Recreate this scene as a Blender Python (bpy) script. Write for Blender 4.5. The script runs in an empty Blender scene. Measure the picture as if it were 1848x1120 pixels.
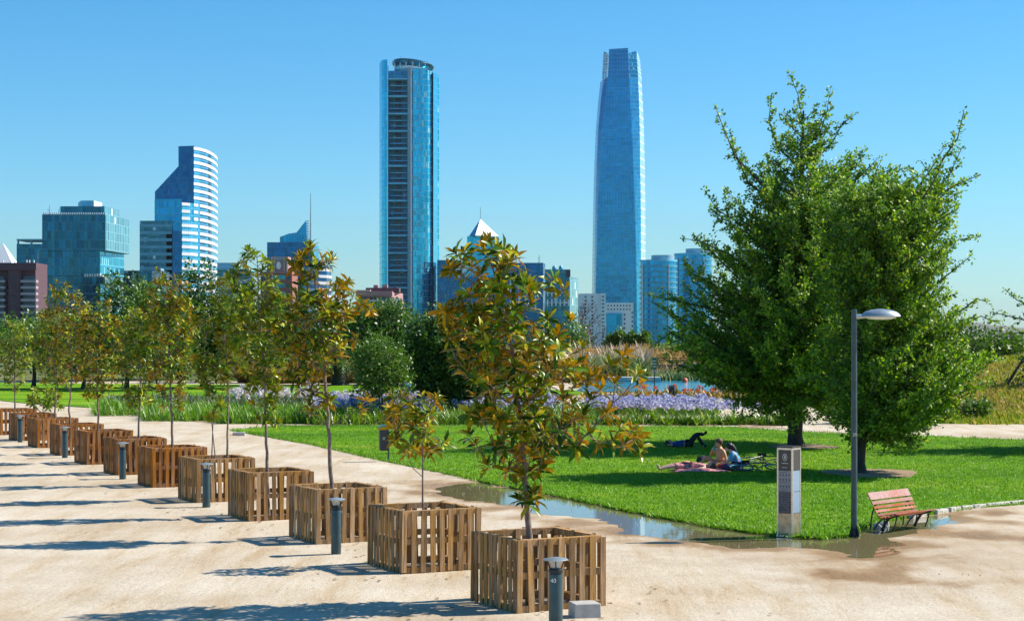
import bpy, math, random
import numpy as np
from mathutils import Vector, Matrix, Euler

sc = bpy.context.scene
# ------------------------------------------------------------------ camera
F, CX, HY, CH = 3300.0, 924.0, 611.0, 3.73      # focal length in photo px, centre column, horizon row, eye height
cd = bpy.data.cameras.new('camera'); cam = bpy.data.objects.new('camera', cd)
sc.collection.objects.link(cam); sc.camera = cam
cam.location = (0, 0, CH); cam.rotation_euler = (math.radians(90), 0, 0)
cd.sensor_width = 36; cd.lens = F / 1848 * 36; cd.shift_y = (HY - 560) / 1848
cd.clip_start = 0.5; cd.clip_end = 40000
# ------------------------------------------------------------------ sky and sun
SUN_EL, SUN_AZ = math.radians(43.5), math.radians(75)
w = bpy.data.worlds.new('World'); sc.world = w; w.use_nodes = True
nt = w.node_tree; nt.nodes.clear()
out = nt.nodes.new('ShaderNodeOutputWorld'); bg = nt.nodes.new('ShaderNodeBackground')
sky = nt.nodes.new('ShaderNodeTexSky'); sky.sky_type = 'NISHITA'; sky.sun_disc = False
sky.sun_elevation = SUN_EL; sky.sun_rotation = SUN_AZ; sky.air_density = 1.0; sky.dust_density = 0.3; sky.ozone_density = 2.2
hs = nt.nodes.new('ShaderNodeHueSaturation'); hs.inputs['Hue'].default_value = 0.482; hs.inputs['Saturation'].default_value = 1.32
hs.inputs['Value'].default_value = 1.0
bg.inputs['Strength'].default_value = 0.108
tn = nt.nodes.new('ShaderNodeMix'); tn.data_type = 'RGBA'; tn.blend_type = 'MULTIPLY'; tn.inputs['Factor'].default_value = 1.0; tn.inputs['B'].default_value = (0.45, 0.72, 0.95, 1)
nt.links.new(sky.outputs[0], hs.inputs['Color']); nt.links.new(hs.outputs[0], tn.inputs['A']); nt.links.new(tn.outputs['Result'], bg.inputs[0]); nt.links.new(bg.outputs[0], out.inputs[0])
sl = bpy.data.lights.new('sun', 'SUN'); sl.energy = 5.0; sl.angle = math.radians(0.5); sl.color = (1.0, 0.93, 0.82)
sun = bpy.data.objects.new('sun', sl); sc.collection.objects.link(sun)
sd = Vector((math.cos(SUN_EL) * math.sin(SUN_AZ), math.cos(SUN_EL) * math.cos(SUN_AZ), math.sin(SUN_EL)))
sun.rotation_euler = sd.to_track_quat('Z', 'Y').to_euler(); sun.location = (30, 0, 60)
sc.view_settings.view_transform = 'Standard'; sc.view_settings.look = 'None'
sc.view_settings.exposure = 0.6; sc.view_settings.gamma = 1.0; sc.view_settings.use_curve_mapping = False
sc.render.engine = 'CYCLES'
sc.cycles.max_bounces = 6; sc.cycles.diffuse_bounces = 2; sc.cycles.glossy_bounces = 3; sc.cycles.transmission_bounces = 4
sc.cycles.transparent_max_bounces = 6; sc.cycles.volume_bounces = 0
sc.cycles.use_denoising = True; sc.cycles.use_adaptive_sampling = True; sc.cycles.adaptive_threshold = 0.015

# ------------------------------------------------------------------ helpers
R = random.Random(7); NR = np.random.RandomState(7)
def G(x, y, z=0.0):
    d = F * (CH - z) / (y - HY); return ((x - CX) / F * d, d, z)
def GX(x, D): return (x - CX) / F * D
def GZ(y, D): return CH + (HY - y) / F * D
def P(x, y, D): return (GX(x, D), D, GZ(y, D))
def link(o, parent=None):
    sc.collection.objects.link(o)
    if parent is not None: o.parent = parent
    return o
def tag(o, label=None, cat=None, group=None, kind=None):
    if label: o['label'] = label
    if cat: o['category'] = cat
    if group: o['group'] = group
    if kind: o['kind'] = kind
    return o
def empty(name, loc, label, cat, group=None, rz=0.0):
    o = bpy.data.objects.new(name, None); o.location = loc; o.rotation_euler = (0, 0, rz); o.empty_display_size = 0.2
    link(o); return tag(o, label, cat, group)
class MB:
    def __init__(s): s.v = []; s.f = []; s.m = []
    def add(s, vs, fs, m=0):
        b = len(s.v); s.v += [tuple(v) for v in vs]; s.f += [tuple(i + b for i in f) for f in fs]; s.m += [m] * len(fs); return s
    def box(s, c, sz, rot=None, m=0, taper=1.0):
        hx, hy, hz = sz[0] / 2, sz[1] / 2, sz[2] / 2; vs = []
        for dz in (-1, 1):
            t = taper if dz > 0 else 1
            for dx, dy in ((-1, -1), (1, -1), (1, 1), (-1, 1)):
                p = Vector((dx * hx * t, dy * hy * t, dz * hz))
                if rot is not None: p = rot @ p
                vs.append((p.x + c[0], p.y + c[1], p.z + c[2]))
        return s.add(vs, [(0, 3, 2, 1), (4, 5, 6, 7), (0, 1, 5, 4), (1, 2, 6, 5), (2, 3, 7, 6), (3, 0, 4, 7)], m)
    def tube(s, pts, rad, n=8, m=0, cap=True):
        pts = [Vector(p) for p in pts]
        if not hasattr(rad, '__len__'): rad = [rad] * len(pts)
        up = Vector((0, 0, 1)); vs = []; fs = []
        d0 = (pts[1] - pts[0]).normalized()
        a = d0.cross(up)
        if a.length < 0.1: a = d0.cross(Vector((1, 0, 0)))
        a.normalize()
        for i, p in enumerate(pts):
            d = (pts[min(i + 1, len(pts) - 1)] - pts[max(i - 1, 0)])
            if d.length < 1e-9: d = d0
            d.normalize(); a = (a - d * a.dot(d)); a.normalize(); b = d.cross(a)
            for k in range(n):
                t = 2 * math.pi * k / n; vs.append(p + (a * math.cos(t) + b * math.sin(t)) * rad[i])
        for i in range(len(pts) - 1):
            for k in range(n):
                k2 = (k + 1) % n; fs.append((i * n + k, i * n + k2, (i + 1) * n + k2, (i + 1) * n + k))
        if cap:
            fs.append(tuple(range(n - 1, -1, -1))); fs.append(tuple((len(pts) - 1) * n + k for k in range(n)))
        return s.add(vs, fs, m)
    def lathe(s, prof, c, n=20, m=0, rot=None):
        vs = []; fs = []
        for r, z in prof:
            for k in range(n):
                t = 2 * math.pi * k / n; p = Vector((r * math.cos(t), r * math.sin(t), z))
                if rot is not None: p = rot @ p
                vs.append((p.x + c[0], p.y + c[1], p.z + c[2]))
        for i in range(len(prof) - 1):
            for k in range(n):
                k2 = (k + 1) % n; fs.append((i * n + k, i * n + k2, (i + 1) * n + k2, (i + 1) * n + k))
        fs.append(tuple(range(n - 1, -1, -1))); fs.append(tuple((len(prof) - 1) * n + k for k in range(n)))
        return s.add(vs, fs, m)
    def prism(s, pts, z0, z1, m=0):
        """pts counter-clockwise from above; z1 a number or a list"""
        n = len(pts); z1 = z1 if hasattr(z1, '__len__') else [z1] * n
        z0 = z0 if hasattr(z0, '__len__') else [z0] * n
        vs = [(p[0], p[1], z0[i]) for i, p in enumerate(pts)] + [(p[0], p[1], z1[i]) for i, p in enumerate(pts)]
        fs = [(i, (i + 1) % n, n + (i + 1) % n, n + i) for i in range(n)]
        fs += [tuple(range(n - 1, -1, -1)), tuple(range(n, 2 * n))]
        return s.add(vs, fs, m)
    def xz(s, poly, y0, y1, m=0):
        """polygon in the x-z plane extruded along y"""
        n = len(poly); vs = [(p[0], y0, p[1]) for p in poly] + [(p[0], y1, p[1]) for p in poly]
        fs = [(i, (i + 1) % n, n + (i + 1) % n, n + i) for i in range(n)] + [tuple(range(n)), tuple(range(2 * n - 1, n - 1, -1))]
        return s.add(vs, fs, m)
    def mesh(s, name, mats, smooth=False, sharp=None):
        me = bpy.data.meshes.new(name); me.from_pydata(s.v, [], s.f)
        if not isinstance(mats, (list, tuple)): mats = [mats]
        for m in mats: me.materials.append(m)
        if len(mats) > 1: me.polygons.foreach_set('material_index', s.m)
        import bmesh
        bm = bmesh.new(); bm.from_mesh(me); bmesh.ops.recalc_face_normals(bm, faces=bm.faces); bm.to_mesh(me); bm.free()
        if smooth:
            me.polygons.foreach_set('use_smooth', [True] * len(me.polygons))
            try: me.set_sharp_from_angle(angle=math.radians(sharp or 40))
            except Exception: pass
        me.update(); return me
    def build(s, name, mats, parent=None, smooth=False, kind=None, sharp=None):
        o = bpy.data.objects.new(name, s.mesh(name, mats, smooth, sharp)); link(o, parent)
        if kind: o['kind'] = kind
        return o
def np_mesh(name, V, Fc, mats, smooth=False):
    """V (n,3), Fc (m,k) arrays with constant k"""
    me = bpy.data.meshes.new(name); V = np.asarray(V, dtype=np.float32); Fc = np.asarray(Fc, dtype=np.int32)
    me.vertices.add(len(V)); me.vertices.foreach_set('co', V.ravel())
    k = Fc.shape[1]; me.loops.add(Fc.size); me.loops.foreach_set('vertex_index', Fc.ravel())
    me.polygons.add(len(Fc)); me.polygons.foreach_set('loop_start', np.arange(0, Fc.size, k, dtype=np.int32))
    me.polygons.foreach_set('loop_total', np.full(len(Fc), k, dtype=np.int32))
    if not isinstance(mats, (list, tuple)): mats = [mats]
    for m in mats: me.materials.append(m)
    if smooth: me.polygons.foreach_set('use_smooth', np.ones(len(Fc), dtype=bool))
    me.update(calc_edges=True); me.validate(); return me
def frames(d, nrm):
    """arrays of (n,3): y axis along d, z axis near nrm -> (n,3,3) with columns x,y,z"""
    d = d / np.maximum(np.linalg.norm(d, axis=1, keepdims=True), 1e-9)
    x = np.cross(d, nrm); ln = np.linalg.norm(x, axis=1, keepdims=True)
    alt = np.cross(d, np.array([[0.3, 0.9, 0.2]])); x = np.where(ln < 1e-3, alt, x)
    x = x / np.maximum(np.linalg.norm(x, axis=1, keepdims=True), 1e-9); z = np.cross(x, d)
    return np.stack([x, d, z], axis=2)
def scatter(T, TF, M, L, S):
    """template verts T (k,3), faces TF, frames M (n,3,3), locations L (n,3), scales S (n,) or (n,3)"""
    S = np.asarray(S); S = S[:, None] if S.ndim == 1 else S
    TT = T[None, :, :] * S[:, None, :]
    V = np.einsum('nij,nkj->nki', M, TT) + L[:, None, :]
    n, k = len(L), len(T); FF = (TF[None, :, :] + (np.arange(n) * k)[:, None, None]).reshape(-1, TF.shape[1])
    return V.reshape(-1, 3), FF

# ------------------------------------------------------------------ materials
def new_mat(name):
    m = bpy.data.materials.new(name); m.use_nodes = True; nt = m.node_tree; b = nt.nodes['Principled BSDF']; return m, nt, b
def N(nt, t, **kw):
    n = nt.nodes.new(t)
    for k, v in kw.items():
        if k in n.inputs.keys(): n.inputs[k].default_value = v
        else: setattr(n, k, v)
    return n
def ramp(nt, fac, stops):
    r = nt.nodes.new('ShaderNodeValToRGB'); e = r.color_ramp.elements
    while len(e) < len(stops): e.new(0.5)
    for i, (p, c) in enumerate(stops): e[i].position = p; e[i].color = (*c, 1) if len(c) == 3 else c
    nt.links.new(fac, r.inputs[0]); return r.outputs[0]
def plain(name, col, rough=0.6, metal=0.0, var=0.12, scale=3.0, spec=0.5, bump=0.0):
    """a colour with faint unevenness"""
    m, nt, b = new_mat(name); tc = N(nt, 'ShaderNodeTexCoord'); no = N(nt, 'ShaderNodeTexNoise', Scale=scale, Detail=5.0)
    nt.links.new(tc.outputs['Object'], no.inputs['Vector'])
    c1 = tuple(max(0, c * (1 - var)) for c in col); c2 = tuple(min(1, c * (1 + var)) for c in col)
    nt.links.new(ramp(nt, no.outputs['Fac'], [(0.3, c1), (0.7, c2)]), b.inputs['Base Color'])
    b.inputs['Roughness'].default_value = rough; b.inputs['Metallic'].default_value = metal; b.inputs['Specular IOR Level'].default_value = spec
    if bump:
        bp = N(nt, 'ShaderNodeBump', Strength=bump, Distance=0.02); nt.links.new(no.outputs['Fac'], bp.inputs['Height']); nt.links.new(bp.outputs[0], b.inputs['Normal'])
    return m
def rnd(nt):
    """a random number for each island of each object"""
    g = N(nt, 'ShaderNodeNewGeometry'); oi = N(nt, 'ShaderNodeObjectInfo')
    a = N(nt, 'ShaderNodeMath', operation='ADD'); nt.links.new(g.outputs['Random Per Island'], a.inputs[0]); nt.links.new(oi.outputs['Random'], a.inputs[1])
    f = N(nt, 'ShaderNodeMath', operation='FRACT'); nt.links.new(a.outputs[0], f.inputs[0]); return f.outputs[0], g
def leafy(name, stops, under=None, rough=0.4, trans=0.3, tcol=None, spec=0.5):
    m, nt, b = new_mat(name); r, g = rnd(nt); col = ramp(nt, r, stops)
    if under:
        mx = N(nt, 'ShaderNodeMix', data_type='RGBA'); nt.links.new(g.outputs['Backfacing'], mx.inputs['Factor'])
        nt.links.new(col, mx.inputs['A']); nt.links.new(ramp(nt, r, under), mx.inputs['B']); col = mx.outputs['Result']
    nt.links.new(col, b.inputs['Base Color']); b.inputs['Roughness'].default_value = rough; b.inputs['Specular IOR Level'].default_value = spec
    if trans:
        t = N(nt, 'ShaderNodeBsdfTranslucent')
        h = N(nt, 'ShaderNodeMix', data_type='RGBA', blend_type='MULTIPLY'); h.inputs['Factor'].default_value = 1.0
        nt.links.new(col, h.inputs['A']); h.inputs['B'].default_value = (*(tcol or (1.6, 1.9, 0.7)), 1); nt.links.new(h.outputs['Result'], t.inputs[0])
        ms = N(nt, 'ShaderNodeMixShader'); ms.inputs[0].default_value = trans; o = nt.nodes['Material Output']
        nt.links.new(b.outputs[0], ms.inputs[1]); nt.links.new(t.outputs[0], ms.inputs[2]); nt.links.new(ms.outputs[0], o.inputs['Surface'])
    return m
def facade(name, glass, pw=1.5, ph=3.6, mull=(0.25, 0.4, 0.5), mw=0.10, sp=0.16, spc=None, var=0.35, blind=0.06, blindc=(0.6, 0.72, 0.75), rough=0.12, metal=0.75, tilt=0.035, off=0.0):
    """curtain wall: panes on a grid of metres along the wall and up it, each pane with its own tint and slight tilt"""
    m, nt, b = new_mat(name); L = nt.links; g = N(nt, 'ShaderNodeNewGeometry')
    cr = N(nt, 'ShaderNodeVectorMath', operation='CROSS_PRODUCT'); L.new(g.outputs['True Normal'], cr.inputs[0]); cr.inputs[1].default_value = (0, 0, 1)
    nz = N(nt, 'ShaderNodeVectorMath', operation='NORMALIZE'); L.new(cr.outputs[0], nz.inputs[0])
    dt = N(nt, 'ShaderNodeVectorMath', operation='DOT_PRODUCT'); L.new(nz.outputs[0], dt.inputs[0]); L.new(g.outputs['Position'], dt.inputs[1])
    sx = N(nt, 'ShaderNodeSeparateXYZ'); L.new(g.outputs['Position'], sx.inputs[0])
    def M(op, a, bb=None):
        q = N(nt, 'ShaderNodeMath', operation=op)
        for i, x in enumerate((a, bb)):
            if x is None: continue
            if isinstance(x, (int, float)): q.inputs[i].default_value = x
            else: L.new(x, q.inputs[i])
        return q.outputs[0]
    u = M('DIVIDE', dt.outputs['Value'], pw); v = M('DIVIDE', M('ADD', sx.outputs['Z'], off), ph)
    fu, fv = M('FRACT', u), M('FRACT', v); iu, iv = M('FLOOR', u), M('FLOOR', v)
    cb = N(nt, 'ShaderNodeCombineXYZ'); L.new(iu, cb.inputs[0]); L.new(iv, cb.inputs[1])
    wn = N(nt, 'ShaderNodeTexWhiteNoise', noise_dimensions='2D'); L.new(cb.outputs[0], wn.inputs['Vector'])
    big = N(nt, 'ShaderNodeTexNoise', Scale=0.03, Detail=4.0); L.new(g.outputs['Position'], big.inputs['Vector'])  # broad tone drift put into the colour as uneven reflections
    t = M('ADD', M('MULTIPLY', wn.outputs['Value'], 0.5), M('MULTIPLY', big.outputs['Fac'], 0.5))
    c0 = tuple(c * (1 - var) for c in glass); c1 = tuple(min(1, c * (1 + var)) for c in glass)
    col = ramp(nt, t, [(0.2, c0), (0.8, c1)])
    def mix(f, a, c):
        q = N(nt, 'ShaderNodeMix', data_type='RGBA'); L.new(f, q.inputs['Factor']); L.new(a, q.inputs['A'])
        if isinstance(c, tuple): q.inputs['B'].default_value = (*c, 1)
        else: L.new(c, q.inputs['B'])
        return q.outputs['Result']
    bl = M('GREATER_THAN', wn.outputs['Value'], 1 - blind)
    bl = M('MULTIPLY', bl, M('LESS_THAN', fv, 0.8)); col = mix(bl, col, blindc)
    lu = M('LESS_THAN', fu, mw); lv = M('LESS_THAN', fv, sp)
    col = mix(lv, col, spc or mull); col = mix(lu, col, mull)
    solid = M('MAXIMUM', M('MAXIMUM', lu, lv), bl)
    L.new(col, b.inputs['Base Color'])
    L.new(M('MULTIPLY', M('SUBTRACT', 1.0, M('MULTIPLY', solid, 0.8)), metal), b.inputs['Metallic'])
    L.new(M('ADD', M('MULTIPLY', solid, 0.3), rough), b.inputs['Roughness'])
    sb = N(nt, 'ShaderNodeVectorMath', operation='SUBTRACT'); L.new(wn.outputs['Color'], sb.inputs[0]); sb.inputs[1].default_value = (0.5, 0.5, 0.5)
    sk = N(nt, 'ShaderNodeVectorMath', operation='SCALE'); L.new(sb.outputs[0], sk.inputs[0]); sk.inputs['Scale'].default_value = tilt
    ad = N(nt, 'ShaderNodeVectorMath', operation='ADD'); L.new(g.outputs['Normal'], ad.inputs[0]); L.new(sk.outputs[0], ad.inputs[1])
    n2 = N(nt, 'ShaderNodeVectorMath', operation='NORMALIZE'); L.new(ad.outputs[0], n2.inputs[0]); L.new(n2.outputs[0], b.inputs['Normal'])
    return m
def wood(name, c0, c1, grey=0.0):
    m, nt, b = new_mat(name); L = nt.links; tc = N(nt, 'ShaderNodeTexCoord'); r, g = rnd(nt)
    ad = N(nt, 'ShaderNodeVectorMath', operation='ADD'); L.new(tc.outputs['Object'], ad.inputs[0]); L.new(r, ad.inputs[1])
    mp = N(nt, 'ShaderNodeMapping'); mp.inputs['Scale'].default_value = (22, 22, 1.3); L.new(ad.outputs[0], mp.inputs[0])
    no = N(nt, 'ShaderNodeTexNoise', Scale=1.4, Detail=7.0, Roughness=0.65, Distortion=0.6); L.new(mp.outputs[0], no.inputs['Vector'])
    n2 = N(nt, 'ShaderNodeTexNoise', Scale=2.2, Detail=3.0); L.new(ad.outputs[0], n2.inputs['Vector'])
    a = ramp(nt, no.outputs['Fac'], [(0.28, c0), (0.62, c1), (0.8, tuple(x * 1.15 for x in c1))])
    hv = N(nt, 'ShaderNodeHueSaturation'); L.new(a, hv.inputs['Color'])
    mr = N(nt, 'ShaderNodeMapRange'); L.new(r, mr.inputs[0]); mr.inputs[3].default_value = 0.62; mr.inputs[4].default_value = 1.25; L.new(mr.outputs[0], hv.inputs['Value'])
    ms = N(nt, 'ShaderNodeMapRange'); L.new(n2.outputs['Fac'], ms.inputs[0]); ms.inputs[1].default_value = 0.35; ms.inputs[2].default_value = 0.7
    ms.inputs[3].default_value = 1.1 - grey; ms.inputs[4].default_value = 0.7 - grey; L.new(ms.outputs[0], hv.inputs['Saturation'])
    L.new(hv.outputs[0], b.inputs['Base Color']); b.inputs['Roughness'].default_value = 0.8; b.inputs['Specular IOR Level'].default_value = 0.25
    bp = N(nt, 'ShaderNodeBump', Strength=0.5, Distance=0.004); L.new(no.outputs['Fac'], bp.inputs['Height']); L.new(bp.outputs[0], b.inputs['Normal'])
    return m

M = {}
M['bark'] = plain('bark', (0.20, 0.15, 0.12), 0.9, var=0.35, scale=14, bump=0.6)
M['bark_dark'] = plain('bark_dark', (0.05, 0.042, 0.035), 0.9, var=0.4, scale=10, bump=0.8)
M['twig'] = plain('twig', (0.26, 0.20, 0.16), 0.9, var=0.3, scale=9)
M['twig_purple'] = plain('twig_purple', (0.13, 0.09, 0.09), 0.9, var=0.3, scale=2)
M['wood_grey'] = wood('weathered_wood', (0.15, 0.085, 0.035), (0.52, 0.32, 0.16), -0.1)
M['wood_mid'] = wood('brown_wood', (0.16, 0.085, 0.035), (0.48, 0.28, 0.13), -0.1)
M['wood_red'] = wood('red_brown_wood', (0.14, 0.06, 0.025), (0.46, 0.22, 0.09), -0.1)
M['magnolia'] = leafy('magnolia_leaf', [(0, (0.02, 0.07, 0.004)), (0.4, (0.07, 0.16, 0.005)), (0.75, (0.24, 0.31, 0.008)), (1, (0.50, 0.42, 0.015))],
                      [(0, (0.05, 0.09, 0.005)), (0.35, (0.20, 0.17, 0.006)), (0.7, (0.40, 0.19, 0.008)), (1, (0.58, 0.36, 0.02))], rough=0.32, trans=0.15, tcol=(1.7, 1.5, 0.15), spec=0.22)
M['magnolia_green'] = leafy('magnolia_leaf_olive', [(0, (0.04, 0.10, 0.006)), (0.4, (0.11, 0.20, 0.008)), (0.75, (0.24, 0.33, 0.012)), (1, (0.44, 0.44, 0.02))],
                      [(0, (0.10, 0.15, 0.008)), (0.55, (0.20, 0.25, 0.012)), (0.9, (0.33, 0.22, 0.012)), (1, (0.50, 0.38, 0.04))], rough=0.32, trans=0.15, tcol=(1.6, 1.6, 0.15), spec=0.22)
M['oak'] = leafy('oak_leaf', [(0, (0.045, 0.125, 0.008)), (0.6, (0.115, 0.24, 0.012)), (0.93, (0.22, 0.36, 0.016)), (1, (0.42, 0.42, 0.03))],
                 [(0, (0.05, 0.12, 0.02)), (1, (0.13, 0.22, 0.04))], rough=0.5, trans=0.3, tcol=(1.5, 1.7, 0.4))
M['oak_new'] = leafy('oak_new_leaf', [(0, (0.15, 0.28, 0.010)), (0.6, (0.28, 0.42, 0.014)), (1, (0.48, 0.48, 0.03))], rough=0.45, trans=0.35, tcol=(1.4, 1.6, 0.4))
M['dark_leaf'] = leafy('dark_green_leaf', [(0, (0.025, 0.065, 0.010)), (1, (0.09, 0.17, 0.020))], rough=0.45, trans=0.18)
M['mid_leaf'] = leafy('mid_green_leaf', [(0, (0.05, 0.11, 0.012)), (1, (0.14, 0.23, 0.025))], rough=0.45, trans=0.25)
M['grey_leaf'] = leafy('grey_green_leaf', [(0, (0.05, 0.085, 0.04)), (1, (0.12, 0.17, 0.08))], rough=0.5, trans=0.2)
M['bright_leaf'] = leafy('bright_green_leaf', [(0, (0.08, 0.18, 0.01)), (1, (0.20, 0.34, 0.02))], rough=0.4, trans=0.3)
M['grass'] = leafy('grass_blade', [(0, (0.09, 0.22, 0.004)), (0.6, (0.15, 0.32, 0.006)), (0.92, (0.22, 0.40, 0.012)), (1, (0.36, 0.38, 0.05))], rough=0.5, trans=0.25, tcol=(1.4, 1.6, 0.4), spec=0.3)
M['straw'] = leafy('straw_grass', [(0, (0.28, 0.17, 0.05)), (0.6, (0.48, 0.32, 0.12)), (1, (0.62, 0.45, 0.2))], rough=0.8, trans=0.2, tcol=(1.2, 1.1, 0.8), spec=0.1)
M['plume'] = leafy('pampas_plume', [(0, (0.48, 0.36, 0.25)), (1, (0.72, 0.58, 0.44))], rough=0.9, trans=0.2, tcol=(1.1, 1.1, 1), spec=0.1)
M['reed'] = leafy('reed', [(0, (0.07, 0.13, 0.04)), (0.7, (0.14, 0.2, 0.07)), (1, (0.3, 0.3, 0.13))], rough=0.6, trans=0.2)
M['lavender'] = leafy('lavender_petal', [(0, (0.22, 0.20, 0.46)), (0.3, (0.38, 0.38, 0.62)), (0.6, (0.58, 0.59, 0.74)), (1, (0.82, 0.82, 0.85))], rough=0.6, trans=0.25, tcol=(1.1, 1.1, 1.1), spec=0.2)
M['white_petal'] = leafy('white_petal', [(0, (0.62, 0.58, 0.56)), (1, (0.85, 0.82, 0.80))], rough=0.6, trans=0.25, tcol=(1, 1, 1), spec=0.2)
M['orange_petal'] = leafy('orange_petal', [(0, (0.75, 0.06, 0.02)), (0.6, (0.85, 0.13, 0.02)), (1, (0.85, 0.28, 0.05))], rough=0.5, trans=0.2, tcol=(1.1, 1, 1), spec=0.2)
M['canna_leaf'] = leafy('canna_leaf', [(0, (0.06, 0.11, 0.012)), (0.5, (0.24, 0.19, 0.02)), (1, (0.46, 0.22, 0.02))], rough=0.45, trans=0.3, tcol=(1.5, 1.2, 0.5))
M['lily_leaf'] = leafy('strap_leaf', [(0, (0.06, 0.15, 0.008)), (0.7, (0.15, 0.28, 0.014)), (1, (0.38, 0.42, 0.04))], rough=0.35, trans=0.2)
M['iron'] = plain('dark_iron', (0.035, 0.045, 0.05), 0.5, 0.6, scale=20)
M['pole_paint'] = plain('blue_grey_paint', (0.048, 0.085, 0.095), 0.38, 0.3, scale=6, var=0.18)
M['lamp_metal'] = plain('pale_grey_metal', (0.42, 0.48, 0.5), 0.35, 0.6, scale=8)
M['lens'] = plain('lamp_lens', (0.7, 0.72, 0.72), 0.15)
M['steel'] = plain('brushed_steel', (0.62, 0.60, 0.56), 0.28, 0.9, scale=12, var=0.15)
M['steel_warm'] = plain('brushed_steel_stained', (0.50, 0.40, 0.27), 0.34, 0.85, scale=7, var=0.25)
M['panel_dark'] = plain('dark_enamel', (0.05, 0.045, 0.045), 0.3)
M['panel_grey'] = plain('grey_enamel', (0.27, 0.28, 0.30), 0.4)
M['panel_mid'] = plain('mid_grey_enamel', (0.12, 0.125, 0.14), 0.4)
M['white_print'] = plain('white_print', (0.8, 0.8, 0.78), 0.6, var=0.02)
M['black_print'] = plain('black_print', (0.05, 0.05, 0.06), 0.6, var=0.02)
M['concrete'] = plain('concrete', (0.42, 0.40, 0.37), 0.85, var=0.2, scale=5, bump=0.4)
M['kerb'] = plain('kerb_stone', (0.52, 0.48, 0.42), 0.85, var=0.25, scale=4, bump=0.5)
M['bench_wood'] = wood('bench_board', (0.20, 0.06, 0.03), (0.45, 0.15, 0.08), 0.0)
M['bench_pink'] = wood('bench_board_faded', (0.30, 0.13, 0.10), (0.50, 0.25, 0.20), 0.1)  # pinker boards for the top of the backrest
M['soil'] = plain('dry_soil', (0.30, 0.20, 0.12), 0.95, var=0.3, scale=2.5, bump=0.6)
# ------------------------------------------------------------------ ground
def poly_px(pts): return np.array([G(x, y)[:2] for x, y in pts])
def inside(P2, poly):
    x, y = P2[:, 0], P2[:, 1]; c = np.zeros(len(P2), bool); n = len(poly)
    for i in range(n):
        x0, y0 = poly[i]; x1, y1 = poly[(i + 1) % n]
        t = ((y0 > y) != (y1 > y)) & (x < (x1 - x0) * (y - y0) / ((y1 - y0) if y1 != y0 else 1e-9) + x0); c ^= t
    return c
def sdist(P2, poly):
    d = np.full(len(P2), 1e9); n = len(poly)
    for i in range(n):
        a, b = poly[i], poly[(i + 1) % n]; ab = b - a; t = np.clip(((P2 - a) @ ab) / max(ab @ ab, 1e-9), 0, 1)
        d = np.minimum(d, np.linalg.norm(P2 - (a + t[:, None] * ab), axis=1))
    return np.where(inside(P2, poly), d, -d)
_ph = NR.rand(64, 3) * 100
def noise2(P2, f, oct=4, seed=0):
    """smooth sum of sines, cheap"""
    v = np.zeros(len(P2)); a = 1.0; tot = 0
    for o in range(oct):
        for k in range(5):
            th = _ph[(seed * 7 + o * 5 + k) % 64]; ang = th[0]; ff = f * (0.7 + 0.6 * (th[2] % 1.0))
            v += a * np.sin((P2[:, 0] * math.cos(ang) + P2[:, 1] * math.sin(ang)) * ff * 6.28 + th[1]); 
        tot += a * 2.2; a *= 0.55; f *= 2.05
    return v / tot
lawn_px = [(300, 768), (418, 777), (480, 788), (560, 802), (640, 820), (700, 833), (790, 852), (870, 869), (950, 884), (1030, 900), (1120, 919), (1200, 935), (1300, 953), (1410, 968), (1480, 972), (1528, 966), (1553, 951),
           (1600, 938), (1660, 930), (1700, 924), (1760, 917), (1848, 910), (2400, 885), (2500, 812), (1848, 795), (1700, 789), (1480, 782), (1300, 771), (1000, 769.5), (600, 768.5), (520, 768.5), (430, 772)]
lawn_poly = poly_px(lawn_px[1:-1])
puddles = [[(815, 890), (832, 872), (875, 871), (1030, 902), (1200, 937), (1410, 970), (1530, 968), (1558, 975), (1530, 990), (1440, 986), (1340, 984), (1230, 973), (1130, 950), (1050, 928), (965, 922), (880, 902)],
           [(1530, 970), (1555, 948), (1610, 934), (1690, 930), (1670, 946), (1640, 958), (1610, 974), (1580, 1000), (1560, 1008), (1545, 1000)],
           [(1555, 1028), (1600, 1022), (1650, 1030), (1640, 1038), (1590, 1037)],
           [(1730, 965), (1775, 963), (1830, 968), (1825, 971), (1780, 970)],
           [(1650, 945), (1700, 942), (1745, 944), (1730, 947), (1670, 948)],
           [(1752, 931), (1770, 930), (1782, 932), (1765, 933)]]
pud_polys = [poly_px(p) for p in puddles]
gx = np.concatenate([-np.geomspace(15000, 34, 40), np.arange(-33, 27, 0.22), np.geomspace(28, 15000, 40)])
gy = np.concatenate([[-3000, -300, -40, -5, 5, 12, 16], np.arange(19, 82, 0.22), np.geomspace(83, 16000, 60)])
XX, YY = np.meshgrid(gx, gy); P2 = np.stack([XX.ravel(), YY.ravel()], 1)
near = (np.abs(P2[:, 0]) < 34) & (P2[:, 1] > 18) & (P2[:, 1] < 83)
Z = np.zeros(len(P2)); wet = np.zeros(len(P2)); Pn = P2[near]
warp = Pn + np.stack([noise2(Pn, 0.12, 3, 1), noise2(Pn, 0.12, 3, 2)], 1) * 0.35
sdm = np.full(len(Pn), -1e9)
for p in pud_polys: sdm = np.maximum(sdm, sdist(warp, p) - (0.0 if p is pud_polys[0] or p is pud_polys[1] else 0.45))
zn = noise2(Pn, 0.35, 3, 3) * 0.010
basin = np.clip((sdm + 0.5 + noise2(Pn, 0.6, 3, 6) * 0.25) / 0.8, -0.2, 1) * 0.038
Z[near] = zn * np.clip(1 - (sdm + 1) / 3, 0.3, 1) - basin
wn_ = noise2(Pn, 0.5, 4, 5)
wet[near] = np.clip(1 - (-sdm - 0.05 + wn_ * 1.1) / 1.6, 0, 1)
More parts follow.
